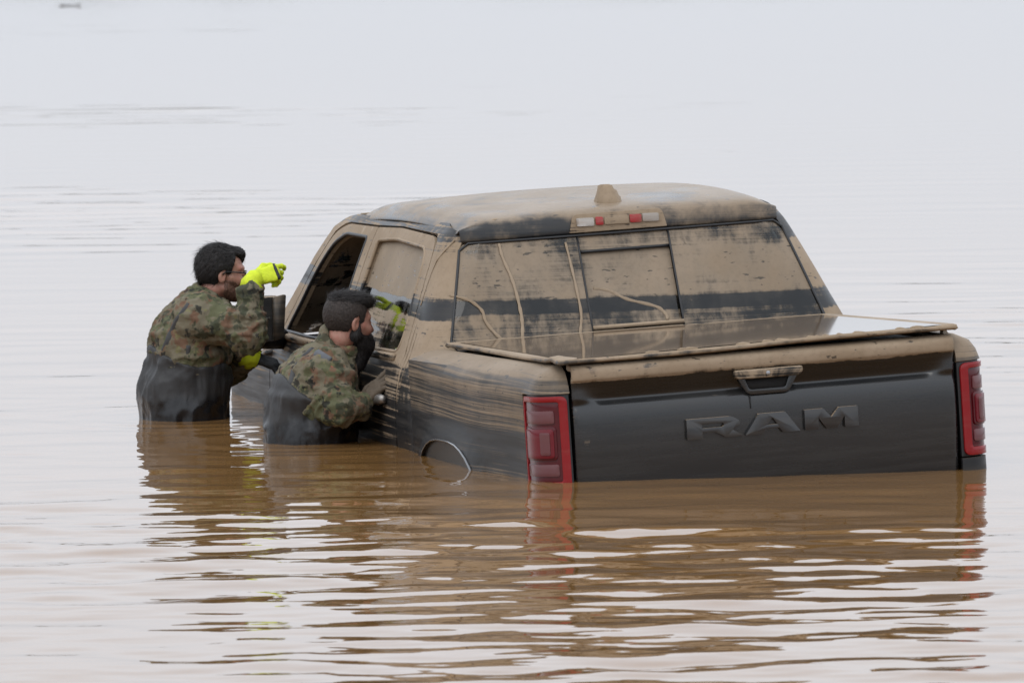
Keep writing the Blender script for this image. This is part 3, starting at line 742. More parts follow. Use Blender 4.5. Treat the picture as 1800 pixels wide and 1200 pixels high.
b = NB('brown_puddle'); tc = b.coords(); f = b.noise(tc, 4, 3); M['pool'] = b.done(b.bsdf(b.mixc(f, (.165, .115, .074), (.205, .146, .096)), .06, 0, .5, 0, b.bump(b.noise(b.mapping(tc, (3, 9, 1)), 2.0, 3), .004, .01), ior=1.33))
pv = []; pn = 30
for x in np.linspace(-.79, .755, pn):
    for y in np.linspace(.03, 1.725, pn):
        pv.append((x, y, cov(x, y) - .0015))
obj('puddle', pv, grid_faces(pn, pn), M['pool'], cover)
rr = random.Random(2)
for i in range(15):                         # silt crumbs left on the rear rim
    x = rr.uniform(-.55, .70); l = rr.uniform(.02, .06)
    P = [(x + l*(t-.5), .012 + rr.uniform(-.006, .006), cov(x, 0) - .002) for t in np.linspace(0, 1, 5)]
    obj('mud_crumb', *sweep(P, [.003, .006+.004*rr.random(), .008, .006, .003], 6), M['mud'], cover)

# --- bumper, hood, front wings, windscreen, mirrors, cabin
bp = [(-.93, .10, .70), (-.90, -.02, .70), (-.60, -.06, .70), (0, -.07, .70), (.60, -.06, .70), (.90, -.02, .70), (.93, .10, .70)]
obj('rear_bumper', *sweep(bp, .075, 10), M['trim'], truck)
def wing(mir):
    def mp(y, z):
        x = hw(z) - .05*float(smooth(3.6, 4.7, y)) - .03*float(smooth(4.8, 5.8, y)) - .20*float(smooth(5.45, 5.85, y))
        return np.array((-x, y, z))
    AYF = 4.80
    arch = [(AYF + .48*c, .58 + .46*(1-abs(c)**3)**(1/3)) for c in (.985, .92, .8, .6, .3, 0, -.3, -.6, -.8, -.92, -.985)]
    out = [(4.572, .52), (arch[-1][0]-.0, .52)] + arch[::-1] + [(arch[0][0], .52), (5.80, .52), (5.82, 1.12), (5.6, 1.20), (5.0, 1.262), (4.72, 1.30), (4.572, 1.352)]
    out = [p for i, p in enumerate(out) if i == 0 or np.hypot(p[0]-out[i-1][0], p[1]-out[i-1][1]) > 1e-4]
    panel('front_wing', [(4.572, .55)] + [p for p in out if p[1] > .53 or p[0] > 5.3 or p[0] < 4.33][1:], [], mp, M['door'], truck, res=.06, step=.05, thick=.02, mirror=mir, flip=True)
both(wing)
V = []; ys_ = np.linspace(4.57, 5.86, 16); xs_ = np.linspace(-1, 1, 21)
for y in ys_:
    for a in xs_:
        x = a*(.955 - .07*float(smooth(4.6, 5.8, y)) - .16*float(smooth(5.5, 5.86, y)))
        z = 1.36 - .085*(y-4.44) - .05*a**4 + .03*(1-smooth(.35, .6, abs(a))) - .10*float(smooth(5.55, 5.86, y))
        V.append((x, y, float(z)))
hood = obj('hood', V, grid_faces(len(ys_), len(xs_))[:, ::-1], M['roof'], truck); solid(hood, .02)
gv, gf = box_vf((-.78, 5.74, .55), (.78, 5.90, 1.16)); g = obj('grille', gv, gf, M['black'], truck); bev(g, .05, 3)
# windscreen
V = []
for t in np.linspace(0, 1, 10):
    for a in np.linspace(-1, 1, 17):
        hwid = .875*(1-t) + .64*t; y = 4.77 - .82*t + .02 - .10*a*a*(1-.3*t); z = 1.36 + .545*t
        V.append((a*hwid, y, z))
obj('windscreen', V, grid_faces(10, 17), M['screen'], truck).modifiers.new('solid', 'SOLIDIFY').thickness = .006
# folded mirror on the driver's side, open one on the other
M['mirror_rim'] = mud_paint('mud_on_mirror_rim', [(1.0, .12), (1.5, .26)], stripe=.12, patch=.2, nz=.3, base=(.02, .02, .02), L0=.8, L1=1.8, contrast=(.1, 1.0))
def mirror(mir):
    sg = 1 if mir else -1
    prof_ = [(-.02, 0), (.06, .005), (.12, .03), (.145, .08), (.14, .15), (.10, .195), (.03, .205), (-.02, .20)]
    # sections along y (rearward): housing as a loft of rounded rectangles in x,z
    secs = [(y, xa+.055, xb+.055, za, zb) for y, xa, xb, za, zb in [(4.33, 1.000, 1.058, 1.40, 1.52), (4.30, .985, 1.085, 1.385, 1.545), (4.20, .972, 1.098, 1.372, 1.562), (4.08, .965, 1.100, 1.368, 1.570), (3.985, .962, 1.094, 1.370, 1.572), (3.965, .966, 1.088, 1.376, 1.566)]]
    V = []; k = 24
    for y, xa, xb, za, zb in secs:
        cx, cz, rx, rz = (xa+xb)/2, (za+zb)/2, (xb-xa)/2, (zb-za)/2
        for i in range(k):
            a = 2*math.pi*i/k; c, s_ = math.cos(a), math.sin(a); e = .42
            dx = rx*math.copysign(abs(c)**e, c); dz = rz*math.copysign(abs(s_)**e, s_)
            V.append((sg*(cx + dx - .16*(dz)), y - .10*dx*0, cz + dz))
    F = [(i*k+j, i*k+(j+1) % k, (i+1)*k+(j+1) % k, (i+1)*k+j) for i in range(len(secs)-1) for j in range(k)] + [tuple(range(k))[::-1], tuple((len(secs)-1)*k + j for j in range(k))]
    o = obj('wing_mirror', V, F, M['mirror_shell'], truck)
    bm = bmesh.new(); bm.from_mesh(o.data); bmesh.ops.recalc_face_normals(bm, faces=bm.faces); bm.to_mesh(o.data); bm.free(); flat_by_angle(o, 50)
    # paler inner cap, dark gap and arm
    q = [(sg*x, 3.958, z) for x, z in rounded([(1.013, 1.385), (1.060, 1.372), (1.050, 1.565), (.990, 1.575)], .012)]
    cp = obj('mirror_rim', q, [tuple(range(len(q)))], M['mirror_rim'], o); solid(cp, .02, 0)
    q = [(sg*x, 3.962, z) for x, z in rounded([(1.067, 1.470), (1.140, 1.470), (1.133, 1.478), (1.065, 1.478)], .003)]
    st = obj('mirror_seam', q, [tuple(range(len(q)))], M['chrome'], o); solid(st, .012, 0)
    obj('mirror_arm', *sweep([(sg*.93, 4.36, 1.36), (sg*1.02, 4.30, 1.365), (sg*1.08, 4.22, 1.39)], [.05, .045, .04], 10), M['black'], o)
both(mirror)
# cabin: floor tub, dash, wheel, seats
box('cabin_floor', (-.86, 1.90, .55), (.86, 4.50, .70), M['cavity'], truck, .02)
dv, df = box_vf((-.84, 4.15, .95), (.84, 4.56, 1.36)); dsh = obj('dashboard', dv, df, M['dash'], truck); bev(dsh, .06, 4)
sw = [(-.42 + .19*math.cos(a), 3.93 + .075*math.sin(a), 1.31 + .175*math.sin(a)) for a in np.linspace(0, 2*math.pi, 32, endpoint=False)]
wh = obj('steering_wheel', *sweep(sw, .017, 8, closed=True), M['dash'], truck)
obj('wheel_hub', *sweep([(-.42, 3.93, 1.31), (-.42, 4.02, 1.27), (-.42, 4.2, 1.2)], [.07, .05, .03], 12), M['black'], wh)
for a in (0, math.pi, -math.pi/2):
    obj('wheel_spoke', *sweep([(-.42, 3.935, 1.31), (-.42+.185*math.cos(a), 3.93+.075*math.sin(a), 1.31+.17*math.sin(a))], .016, 6), M['chrome'], wh)
def seat(cx, y, wid, heads, name):
    t = obj(name, *box_vf((cx-wid, y, .78), (cx+wid, y+.52, .98)), M['seat'], truck); bev(t, .05, 4)
    bx, bf = box_vf((cx-wid, y-.16, .92), (cx+wid, y+.02, 1.52)); bx = [(x, yy - (z-.92)*.22, z) for x, yy, z in bx]
    bk = obj('backrest', bx, bf, M['seat'], t); bev(bk, .06, 4)
    for hx in heads:
        bx, bf = box_vf((hx-.13, y-.33, 1.555), (hx+.13, y-.23, 1.745)); h = obj('headrest', bx, bf, M['seat'], bk); bev(h, .045, 4)
        for dx in (-.06, .06): obj('post', *sweep([(hx+dx, y-.28, 1.48), (hx+dx, y-.28, 1.60)], .007, 6), M['metal'], h)
seat(-.42, 3.25, .26, [-.42], 'front_seat'); seat(.42, 3.25, .26, [.42], 'front_seat'); seat(0, 2.30, .70, [-.48, .48], 'rear_bench')
# headlining so no sky light leaks through the roof shell
V = [(x, y, 1.865 - .03*(abs(x)/.66)**3) for x in np.linspace(-.66, .66, 9) for y in np.linspace(2.02, 3.88, 6)]
obj('headlining', V, grid_faces(9, 6), M['seat'], truck)
# wheels on the silt
def wheel(x, y):
    pr = [(.10, .20), (.135, .30), (.14, .36), (.12, .40), (.06, .412), (-.06, .412), (-.12, .40), (-.14, .36), (-.135, .30), (-.10, .20)]
    V = []; k = 32
    for i in range(k):
        a = 2*math.pi*i/k
        for w, r in pr: V.append((x + w, y + r*math.cos(a), .41 + r*math.sin(a)))
    m = len(pr); F = [(i*m+j, i*m+j+1, ((i+1) % k)*m+j+1, ((i+1) % k)*m+j) for i in range(k) for j in range(m-1)]
    ty = obj('wheel', V, F, M['rubber'], truck)
    sg = 1 if x > 0 else -1; V = [(x+sg*.07, y, .41)] + [(x+sg*.08, y+.21*math.cos(2*math.pi*i/24), .41+.21*math.sin(2*math.pi*i/24)) for i in range(24)]
    obj('rim', V, [(0, 1+i, 1+(i+1) % 24) for i in range(24)], M['metal'], ty)
for x in (-.84, .84):
    for y in (AY-.02, 4.80): wheel(x, y)
# ------------------------------------------------------------------ people: distance fields meshed with surface nets
def axis(lo, hi, coarse, fine=None):
    a = [lo]
    while a[-1] < hi:
        st = coarse
        if fine:
            d = max(fine[0]-a[-1], a[-1]-fine[1], 0); st = min(coarse, fine[2] + d*.12)
        a.append(a[-1]+st)
    return np.array(a, np.float32)
def nets(fn, ax, ay, az):
    X, Y, Z = ax[:, None, None], ay[None, :, None], az[None, None, :]
    f = np.broadcast_to(fn(X, Y, Z), (len(ax), len(ay), len(az))).astype(np.float32)
    ins = f < 0
    c = np.zeros(tuple(n-1 for n in f.shape), np.int8)
    for i in (0, 1):
        for j in (0, 1):
            for k in (0, 1): c += ins[i:f.shape[0]-1+i, j:f.shape[1]-1+j, k:f.shape[2]-1+k]
    act = (c > 0) & (c < 8); I, J, K = np.nonzero(act); n = len(I)
    idx = np.full(act.shape, -1, np.int64); idx[I, J, K] = np.arange(n)
    acc = np.zeros((n, 3)); cnt = np.zeros(n)
    A = (ax, ay, az)
    for a in range(3):
        o = [d for d in range(3) if d != a]
        for u in (0, 1):
            for v in (0, 1):
                off = [0, 0, 0]; off[o[0]] = u; off[o[1]] = v; e = list(off); e[a] = 1
                f0 = f[I+off[0], J+off[1], K+off[2]]; f1 = f[I+e[0], J+e[1], K+e[2]]
                m = (f0 < 0) != (f1 < 0); t = np.where(m, f0/np.where(m, f0-f1, 1), 0)
                p = np.stack([ax[I+off[0]], ay[J+off[1]], az[K+off[2]]], 1).astype(float)
                B = (I, J, K)[a]; p[:, a] += t*(A[a][B+1] - A[a][B])
                acc[m] += p[m]; cnt[m] += 1
    V = acc/np.maximum(cnt, 1)[:, None]
    Q = []
    for a in range(3):
        o = [d for d in range(3) if d != a]; s0 = [slice(None)]*3; s1 = [slice(None)]*3
        s0[a] = slice(0, -1); s1[a] = slice(1, None)
        m = ins[tuple(s0)] != ins[tuple(s1)]
        E = np.array(np.nonzero(m)).T
        E = E[(E[:, o[0]] > 0) & (E[:, o[1]] > 0) & (E[:, o[0]] < act.shape[o[0]]) & (E[:, o[1]] < act.shape[o[1]])]
        def cell(du, dv):
            q = E.copy(); q[:, o[0]] -= du; q[:, o[1]] -= dv; return idx[q[:, 0], q[:, 1], q[:, 2]]
        q = np.stack([cell(1, 1), cell(0, 1), cell(0, 0), cell(1, 0)], 1)
        neg = ins[E[:, 0], E[:, 1], E[:, 2]]
        if a == 1: neg = ~neg
        q[~neg] = q[~neg][:, ::-1]; Q.append(q)
    Q = np.concatenate(Q); Q = Q[(Q >= 0).all(1)]
    return V, Q
def vnormals(V, Q):
    n = np.cross(V[Q[:, 2]]-V[Q[:, 0]], V[Q[:, 3]]-V[Q[:, 1]]); N = np.zeros_like(V)
    for k in range(4): np.add.at(N, Q[:, k], n)
    return N/(np.linalg.norm(N, axis=1, keepdims=True)+1e-12)
_lat = np.random.default_rng(77).random((24, 24, 24))
def vnoise(P):
    i = np.floor(P).astype(int); f = P-i; f = f*f*(3-2*f); r = 0
    for a in (0, 1):
        for bb in (0, 1):
            for c in (0, 1):
                w = (f[:, 0] if a else 1-f[:, 0])*(f[:, 1] if bb else 1-f[:, 1])*(f[:, 2] if c else 1-f[:, 2])
                r = r + w*_lat[(i[:, 0]+a) % 24, (i[:, 1]+bb) % 24, (i[:, 2]+c) % 24]
    return r
def smin(a, b, k):
    h = np.clip(.5+.5*(b-a)/k, 0, 1); return b+(a-b)*h-k*h*(1-h)
def smax(a, b, k): return -smin(-a, -b, k)
def capf(X, Y, Z, a, b, ra, rb, sc=(1, 1, 1)):
    a = np.array(a, float)*sc; b = np.array(b, float)*sc; ba = b-a; L = ba@ba+1e-9
    px, py, pz = X*sc[0]-a[0], Y*sc[1]-a[1], Z*sc[2]-a[2]
    h = np.clip((px*ba[0]+py*ba[1]+pz*ba[2])/L, 0, 1)
    return np.sqrt((px-h*ba[0])**2+(py-h*ba[1])**2+(pz-h*ba[2])**2)-(ra+(rb-ra)*h)
def ellf(X, Y, Z, c, r):
    x, y, z = (X-c[0])/r[0], (Y-c[1])/r[1], (Z-c[2])/r[2]; k = np.sqrt(x*x+y*y+z*z)
    return (k-1)*min(r)*.6+(k-1)*.4*float(np.mean(r))
def frame(fwd, up):
    f = np.array(fwd, float); f /= np.linalg.norm(f); u = np.array(up, float); u -= f*(u@f); u /= np.linalg.norm(u)
    return np.stack([f, np.cross(u, f), u])          # rows: forward, left, up
def loc(X, Y, Z, o, R):
    x, y, z = X-o[0], Y-o[1], Z-o[2]
    return tuple(R[i, 0]*x+R[i, 1]*y+R[i, 2]*z for i in range(3))
def head_f(x, y, z):
    ay = np.abs(y)
    d = ellf(x, y, z, (-.014, 0, .026), (.098, .077, .094))
    d = smin(d, ellf(x, y, z, (.036, 0, -.030), (.060, .060, .088)), .03)
    d = smin(d, capf(x, ay, z, (.070, .012, -.096), (.004, .050, -.066), .024, .022), .025)
    d = smin(d, capf(x, ay, z, (.066, .048, -.030), (.030, .060, -.02), .020, .016), .02)
    d = smin(d, capf(x, ay, z, (.086, .012, .024), (.066, .048, .022), .011, .010), .014)
    d = smax(d, -ellf(x, ay, z, (.104, .034, -.001), (.018, .017, .013)), .010)
    d = smin(d, np.sqrt((x-.079)**2+(ay-.033)**2+(z+.001)**2)-.0125, .004)
    d = smin(d, capf(x, y, z, (.090, 0, .014), (.117, 0, -.030), .008, .012), .010)
    d = smin(d, capf(x, ay, z, (.104, .013, -.034), (.098, .014, -.036), .008, .008), .006)
    d = smin(d, capf(x, ay, z, (.097, 0, -.062), (.088, .022, -.064), .008, .005), .007)
    d = smin(d, capf(x, ay, z, (.094, 0, -.074), (.086, .018, -.073), .008, .005), .006)
    ear = ellf(x+.25*(ay-.075), ay, z-.1*x, (-.014, .078, -.012), (.018, .009, .029))
    ear = smax(ear, -ellf(x, ay, z, (-.010, .089, -.010), (.010, .009, .017)), .006)
    return smin(d, ear, .008)
def limb(X, Y, Z, pts, rad, k=.03, sc=(1, 1, 1)):
    d = None
    for i in range(len(pts)-1):
        c = capf(X, Y, Z, pts[i], pts[i+1], rad[i], rad[i+1], sc); d = c if d is None else smin(d, c, k)
    return d
def hand_f(x, y, z, curl, thumb=.5, spread=.006, fat=1.0):
    """palm along +x, back of the hand up, thumb on +y; curl: bend per finger in radians per joint, index first"""
    d = capf(x, y, z, (-.045, .016, 0), (.040, .026, 0), .017*fat, .016*fat)
    for yy in (.008, -.010, -.026): d = smin(d, capf(x, y, z, (-.045, yy*.6, 0), (.040 - (.012 if yy < -.02 else 0), yy, 0), .017*fat, .0145*fat), .012)
    fl = [(.027, .040, .044, .026, .020), (.008, .043, .049, .030, .021), (-.011, .040, .045, .028, .020), (-.029, .030, .035, .021, .018)]
    for i, (fy, fx, l1, l2, l3) in enumerate(fl):
        a = np.array([fx, fy, 0.0]); th = 0; r = .0105*fat*(1 if i < 3 else .88); sp = (1.5-i)*spread*8
        for L, rr0, rr1 in ((l1, 1, .95), (l2, .95, .88), (l3, .88, .75)):
            th += curl[i]; b_ = a+np.array([L*math.cos(th), L*sp*.8, -L*math.sin(th)])
            d = smin(d, capf(x, y, z, a, b_, r*rr0, r*rr1), .004); a = b_
    t0 = np.array([-.028, .030, -.004]); t1 = t0+np.array([.030, .022+.012*thumb, -.012]); t2 = t1+np.array([.030, .006+.016*thumb-.010, -.010]); t3 = t2+np.array([.022, .002*thumb-.006, -.006])
    for p, q, r0, r1 in ((t0, t1, .0165, .0135), (t1, t2, .0130, .0115), (t2, t3, .0115, .0095)): d = smin(d, capf(x, y, z, p, q, r0*fat, r1*fat), .006)
    return d
def fold(V, N, amp, sc, seed=0, ridge=True):
    n = vnoise(V*np.array(sc)+seed); n2 = vnoise(V*np.array(sc)*2.1+seed+5)
    r = (1-np.abs(2*n-1)**.8)*1.15+.45*(1-np.abs(2*n2-1)) if ridge else (n-.5)*2+(n2-.5)
    return V+N*((r-.75)*amp)[:, None]
# materials
b = NB('skin'); tc = b.coords(); f = b.noise(tc, 14, 4); f2 = b.noise(tc, 260, 3)
sk = b.bsdf(b.mixc(b.mr(f, .3, .7), (.27, .125, .085), (.40, .205, .150)), .5, 0, .35, 0, b.bump(f2, .12, .001))
f3 = b.mr(b.noise(tc, 38, 3), .42, .68); sk = b.bsdf(b.mixc(b.math('MULTIPLY', f3, .45), b.mixc(b.mr(f, .3, .7), (.25, .115, .078), (.40, .21, .155)), (.34, .11, .08)), b.mr(f2, .3, .7, .38, .6, 'LINEAR'), 0, .4, 0, b.bump(f2, .2, .0015))
M['skin'] = b.done(sk)
def hairmat(name, c0, c1):
    b = NB(name); tc = b.coords(); f = b.noise(b.mapping(tc, (160, 160, 60)), 1.0, 4, .65)
    return b.done(b.bsdf(b.mixc(b.mr(f, .3, .75), c0, c1), .62, 0, .3, 0, b.bump(f, .6, .003)))
M['hair_black'] = hairmat('black_hair', (.005, .004, .004), (.028, .023, .021)); M['hair_brown'] = hairmat('cropped_dark_brown_hair', (.020, .015, .013), (.050, .038, .032))
M['beard_short'] = hairmat('short_beard', (.075, .038, .027), (.22, .115, .085))
b = NB('spotted_camouflage_cloth'); tc = b.coords()
def blot(scale, lo, off): return b.mr(b.noise(b.mapping(tc, (1, 1, 1), (off, off*1.7, off*.6)), scale, 3, .62), lo, lo+.05, 0, .85, 'LINEAR')
col = (.150, .130, .088)
c = b.mixc(blot(10, .50, 3), col, (.090, .095, .048)); c = b.mixc(blot(12, .545, 9), c, (.150, .082, .052)); c = b.mixc(blot(14, .555, 21), c, (.042, .048, .030)); c = b.mixc(blot(20, .585, 40), c, (.018, .019, .018)); c = b.mixc(blot(21, .61, 60), c, (.17, .155, .075))
wv = b.noise(tc, 420, 2)
wr = b.noise(b.mapping(tc, (1, 1, 1.6)), 26, 4, .6)
M['camo'] = b.done(b.bsdf(c, .85, 0, .2, 0, b.bump(b.math('ADD', b.math('MULTIPLY', wr, 1.0), b.math('MULTIPLY', wv, .15)), .55, .010)))
b = NB('wet_rubber_waders'); tc = b.coords(); f = b.noise(tc, 5, 5, .6)
sp = b.n('ShaderNodeSeparateXYZ'); b.l(b.n('ShaderNodeNewGeometry').outputs['Position'], sp.inputs[0])
wl = b.math('ADD', sp.outputs['Z'], b.math('MULTIPLY', b.math('SUBTRACT', b.noise(tc, 9, 3), .5), .10)); wet = b.mr(wl, .07, .12, 1, 0)     # splashed wet above the water line
M['waders'] = b.done(b.bsdf(b.mixc(wet, b.mixc(f, (.018, .018, .0185), (.034, .033, .033)), (.010, .010, .011)), b.mr(wet, 0, 1, .58, .26, 'LINEAR'), 0, .45, 0, b.bump(b.noise(b.mapping(tc, (1, 1, .55)), 13, 4, .55), .35, .02)))
M['hivis'] = simple('yellow_glove_cloth', (.56, .66, .018), .75, var=.30, nscale=45, bump=.7)
M['glove_dark'] = simple('dark_glove_cloth', (.022, .024, .026), .75, var=.3, nscale=60, bump=.4)
M['glove_mud'] = simple('muddy_glove_cloth', (.085, .062, .040), .75, var=.45, nscale=30, bump=.5)
M['strap'] = simple('grey_strap', (.045, .045, .045), .7, var=.3)
M['frame'] = simple('black_spectacle_frame', (.01, .01, .01), .3, var=.2)
M['patch'] = simple('grey_cloth_slide', (.10, .105, .115), .8, var=.3, nscale=80); M['patch_red'] = simple('red_cloth_loop', (.35, .06, .04), .8)

def person(origin, J, head_o, head_R, label, cfg):
    ox, oy = origin; root = empty('person', label=label, category='person')
    gz = bed_z(ox, oy); root.location = (ox, oy, gz); base = np.array([0, 0, -gz])       # local z: 0 = river bed
    def mk(name, V, Q, mat, par=root): return fast_obj(name, V+base, Q, mat, par)
    def torso(X, Y, Z, g=0.0):
        d = capf(X, Y, Z, J['pelvis'], J['waist'], .150+g, .140+g, (1, .70, 1)); d = smin(d, capf(X, Y, Z, J['waist'], J['chest'], .140+g, .150+g, (1, .70, 1)), .05)
        d = smin(d, capf(X, Y, Z, J['chest'], J['upper'], .150+g, .10+g, (1, .68, 1)), .05)
        for s in 'rl': d = smin(d, capf(X, Y, Z, J['upper'], J['sh_'+s], .085+g, .078+g), .06)
        return d
    def arms(X, Y, Z, g=0.0, end=0.0):
        d = None
        for s in 'rl':
            w = np.array(J['wr_'+s], float); e = np.array(J['el_'+s], float); w2 = w+(e-w)*end
            c = limb(X, Y, Z, [J['sh_'+s], J['el_'+s], w2], [.066+g, .050+g, .034+g*.6], .02); d = c if d is None else np.minimum(d, c)
        return d
    def legs(X, Y, Z, g=0.0):
        d = None
        for s, sg in (('r', -1), ('l', 1)):
            hp = np.array(J['pelvis'])+[0, sg*.095, -.04]; ft = np.array([J['foot_'+s][0], J['foot_'+s][1], gz+.09]); kn = (hp+ft)/2+[.05, 0, .02]
            c = limb(X, Y, Z, [hp, kn, ft], [.095+g, .062+g, .045+g], .03); c = smin(c, capf(X, Y, Z, ft+[-.02, 0, -.045], ft+[.17, 0, -.055], .044+g*.4, .036+g*.4), .03)
            d = c if d is None else np.minimum(d, c)
        return d
    nb = head_o+head_R.T@np.array([-.030, 0, -.075])
    neck = lambda X, Y, Z, g=0.0: capf(X, Y, Z, nb, J['neck'], .056+g, .064+g)
    def body(X, Y, Z):
        d = smin(torso(X, Y, Z, -.03), arms(X, Y, Z, -.012), .04); d = smin(d, legs(X, Y, Z), .05); d = smin(d, neck(X, Y, Z), .03)
        for s in 'rl':
            w = np.array(J['wr_'+s]); h = J['hand_'+s]; d = smin(d, capf(X, Y, Z, w, w+h[0][0]*.075, .022, .015), .02)
        hx, hy, hz = loc(X, Y, Z, head_o, head_R); return smin(d, head_f(hx, hy, hz), .018)
    lo = np.min([np.array(v, float) for k, v in J.items() if not k.startswith('hand')], 0)
    hi = np.max([np.array(v, float) for k, v in J.items() if not k.startswith('hand')], 0)
    ax = axis(lo[0]-.26, hi[0]+.26, .014, (head_o[0]-.13, head_o[0]+.14, .0034)); ay = axis(lo[1]-.2, hi[1]+.2, .014, (head_o[1]-.13, head_o[1]+.13, .0034)); az = axis(gz-.02, head_o[2]+.16, .016, (head_o[2]-.16, head_o[2]+.14, .0034))
    V, Q = nets(body, ax, ay, az); mk('body', V, Q, M['skin'])
    # jacket
    def jacket(X, Y, Z):
        d = smin(torso(X, Y, Z, .012), arms(X, Y, Z, .024, cfg.get('cuff', .10)), .045)
        hem = J['waist'][2]-.10; d = smax(d, hem-Z+0*X, .02)
        col = smax(neck(X, Y, Z, .020), -neck(X, Y, Z, .008), .004)               # standing collar
        u = np.array(nb)-np.array(J['neck']); u = u/np.linalg.norm(u); t = (X-J['neck'][0])*u[0]+(Y-J['neck'][1])*u[1]+(Z-J['neck'][2])*u[2]
        col = smax(col, t-cfg.get('collar', .045), .004); d = smin(d, col, .012)
        return smax(d, -smax(neck(X, Y, Z, .006), -(t-.005), .01), .006)
    g = .0065; V, Q = nets(jacket, axis(lo[0]-.25, hi[0]+.12, g), axis(lo[1]-.17, hi[1]+.17, g), axis(J['waist'][2]-.12, head_o[2]+.10, g))
    N = vnormals(V, Q); V = fold(V, N, .024, (7.5, 7.5, 12), cfg['seed']); V = fold(V, vnormals(V, Q), .011, (18, 18, 27), cfg['seed']+3)
    # cloth bunches in rings round the elbows and the cuffs
    N = vnormals(V, Q); D = np.zeros(len(V))
    for s in 'rl':
        for a_, b_, ce in ((J['sh_'+s], J['el_'+s], 1.0), (J['el_'+s], J['wr_'+s], 0.0)):
            a_ = np.array(a_, float); b_ = np.array(b_, float); ba = b_-a_; L = np.linalg.norm(ba); u = (V-a_)@ba/L**2; dist = np.linalg.norm(V-a_-np.clip(u, 0, 1)[:, None]*ba, axis=1)
            w = np.exp(-((u-ce)/.42)**2)*(dist < .115)*(u > .12 if ce else u > -.1); nn = vnoise(V*14+3)
            D += w*np.maximum(-.4, np.sin((u*L)*2*np.pi/.048+nn*9))*.0060
    V = V+N*D[:, None]
    mk('jacket', V, Q, M['camo'])
    # waders: bib with a slanted top edge, trousers and boots
    pa, pb = cfg['bib']
    def waders(X, Y, Z):
        d = smin(torso(X, Y, Z, .030), legs(X, Y, Z, .035), .06); d = smin(d, capf(X, Y, Z, np.array(J['pelvis'])+[0, 0, -.05], J['waist'], .182, .172, (1, .76, 1)), .05)
        return smax(d, (Z-(pa+pb*X)+.02*np.sin(Y*14))*.85, .008)
    g = .009; V, Q = nets(waders, axis(lo[0]-.26, hi[0]+.2, g), axis(-.30, .30, g), axis(gz-.01, pa+.16, g))
    N = vnormals(V, Q); low = 1-smooth(pa-.02, pa+.02, V[:, 2]); V = fold(V, N*low[:, None], .024, (7.5, 7.5, 4.0), cfg['seed']+9); V = fold(V, vnormals(V, Q)*low[:, None], .010, (16, 16, 8), cfg['seed']+2)
    V[:, 2] = np.maximum(V[:, 2], gz+.002)
    mk('waders', V, Q, M['waders'])
    # straps laid on the jacket
    def skin_y(x, z):
        ys = np.linspace(-.45, .1, 400); f = np.broadcast_to(jacket(np.full((1, 400, 1), x), ys[None, :, None], np.full((1, 400, 1), z)), (1, 400, 1))[0, :, 0]
        k = np.argmax(f < .004); return ys[k] if (f < .004).any() else None
    for path, w, *ex in cfg['straps']:
        P = []
        for u in np.linspace(0, len(path)-1, (len(path)-1)*5+1):
            i = min(int(u), len(path)-2); t = u-i; x, z = np.array(path[i])*(1-t)+np.array(path[i+1])*t; y = skin_y(x, z)
            if y is not None: P.append((x, y-.002, z))
        if len(P) > 2: v, f_ = sweep(P, w, 8, flat=((0, 1, 0), .35)); obj(ex[0] if ex else 'strap', np.array(v)+base, f_, M[ex[1] if ex else 'strap'], root)
    # gloves
    for s in 'rl':
        (hR, curl, th, mat, cuffm) = J['hand_'+s]; o = np.array(J['wr_'+s])+hR[0]*.070
        fn = lambda X, Y, Z: hand_f(*loc(X, Y, Z, o, hR if s == 'r' else hR*np.array([[1], [1], [1]])), curl, th, spread=cfg.get('spread', .006), fat=cfg.get('fat', 1.18))
        g = .0028; V, Q = nets(fn, axis(o[0]-.17, o[0]+.17, g), axis(o[1]-.17, o[1]+.17, g), axis(o[2]-.17, o[2]+.17, g))
        V = fold(V, vnormals(V, Q), .0022, (60, 60, 60), 4); gl_ = mk('glove', V, Q, M[mat])
        w = np.array(J['wr_'+s]); e = np.array(J['el_'+s]); dr = (e-w)/np.linalg.norm(e-w)
        if cuffm:
            P = [w+hR[0]*.035, w+hR[0]*.012, w+dr*.012, w+dr*.035]
            v, f_ = sweep(P, [.037, .041, .046, .052], 18); v = np.array(v); ang = np.arange(len(v)); v += .003*np.sin(ang*2.4)[:, None]
            cf = obj('cuff', v+base, f_[:-2] + [f_[-2]], M[cuffm], gl_); solid(cf, .004, 0)
        cuf = [w+dr*.052, w+dr*.072]; 
    return root, base, mk
def strands(V, N, flow, n, L, seed, lift=.25, width=.0011):
    rng = np.random.default_rng(seed); k = rng.integers(0, len(V), n); P = []; Q = []
    for i in k:
        p = V[i].copy(); nn = N[i]; d = flow(p); d = d-nn*(d@nn); d = d/(np.linalg.norm(d)+1e-6)+rng.normal(0, .25, 3); l = L*rng.uniform(.5, 1.3); sd = np.cross(d, nn); sd /= np.linalg.norm(sd)+1e-9
        b0 = len(P)
        for t in (0, .5, 1.0):
            c = p-nn*.001+d*l*t+nn*l*lift*t*(1.2-t); w = width*(1-.8*t); P += [c-sd*w, c+sd*w]
        Q += [[b0, b0+1, b0+3, b0+2], [b0+2, b0+3, b0+5, b0+4]]
    return np.array(P), np.array(Q)
def head_mesh(fn, o, R, g, ext=.17):
    """mesh a field given in head coordinates, then place it"""
    a = axis(-ext, ext, g); V, Q = nets(fn, a, axis(-.13, .13, g), a); return V, Q, (lambda P: P@R+o)
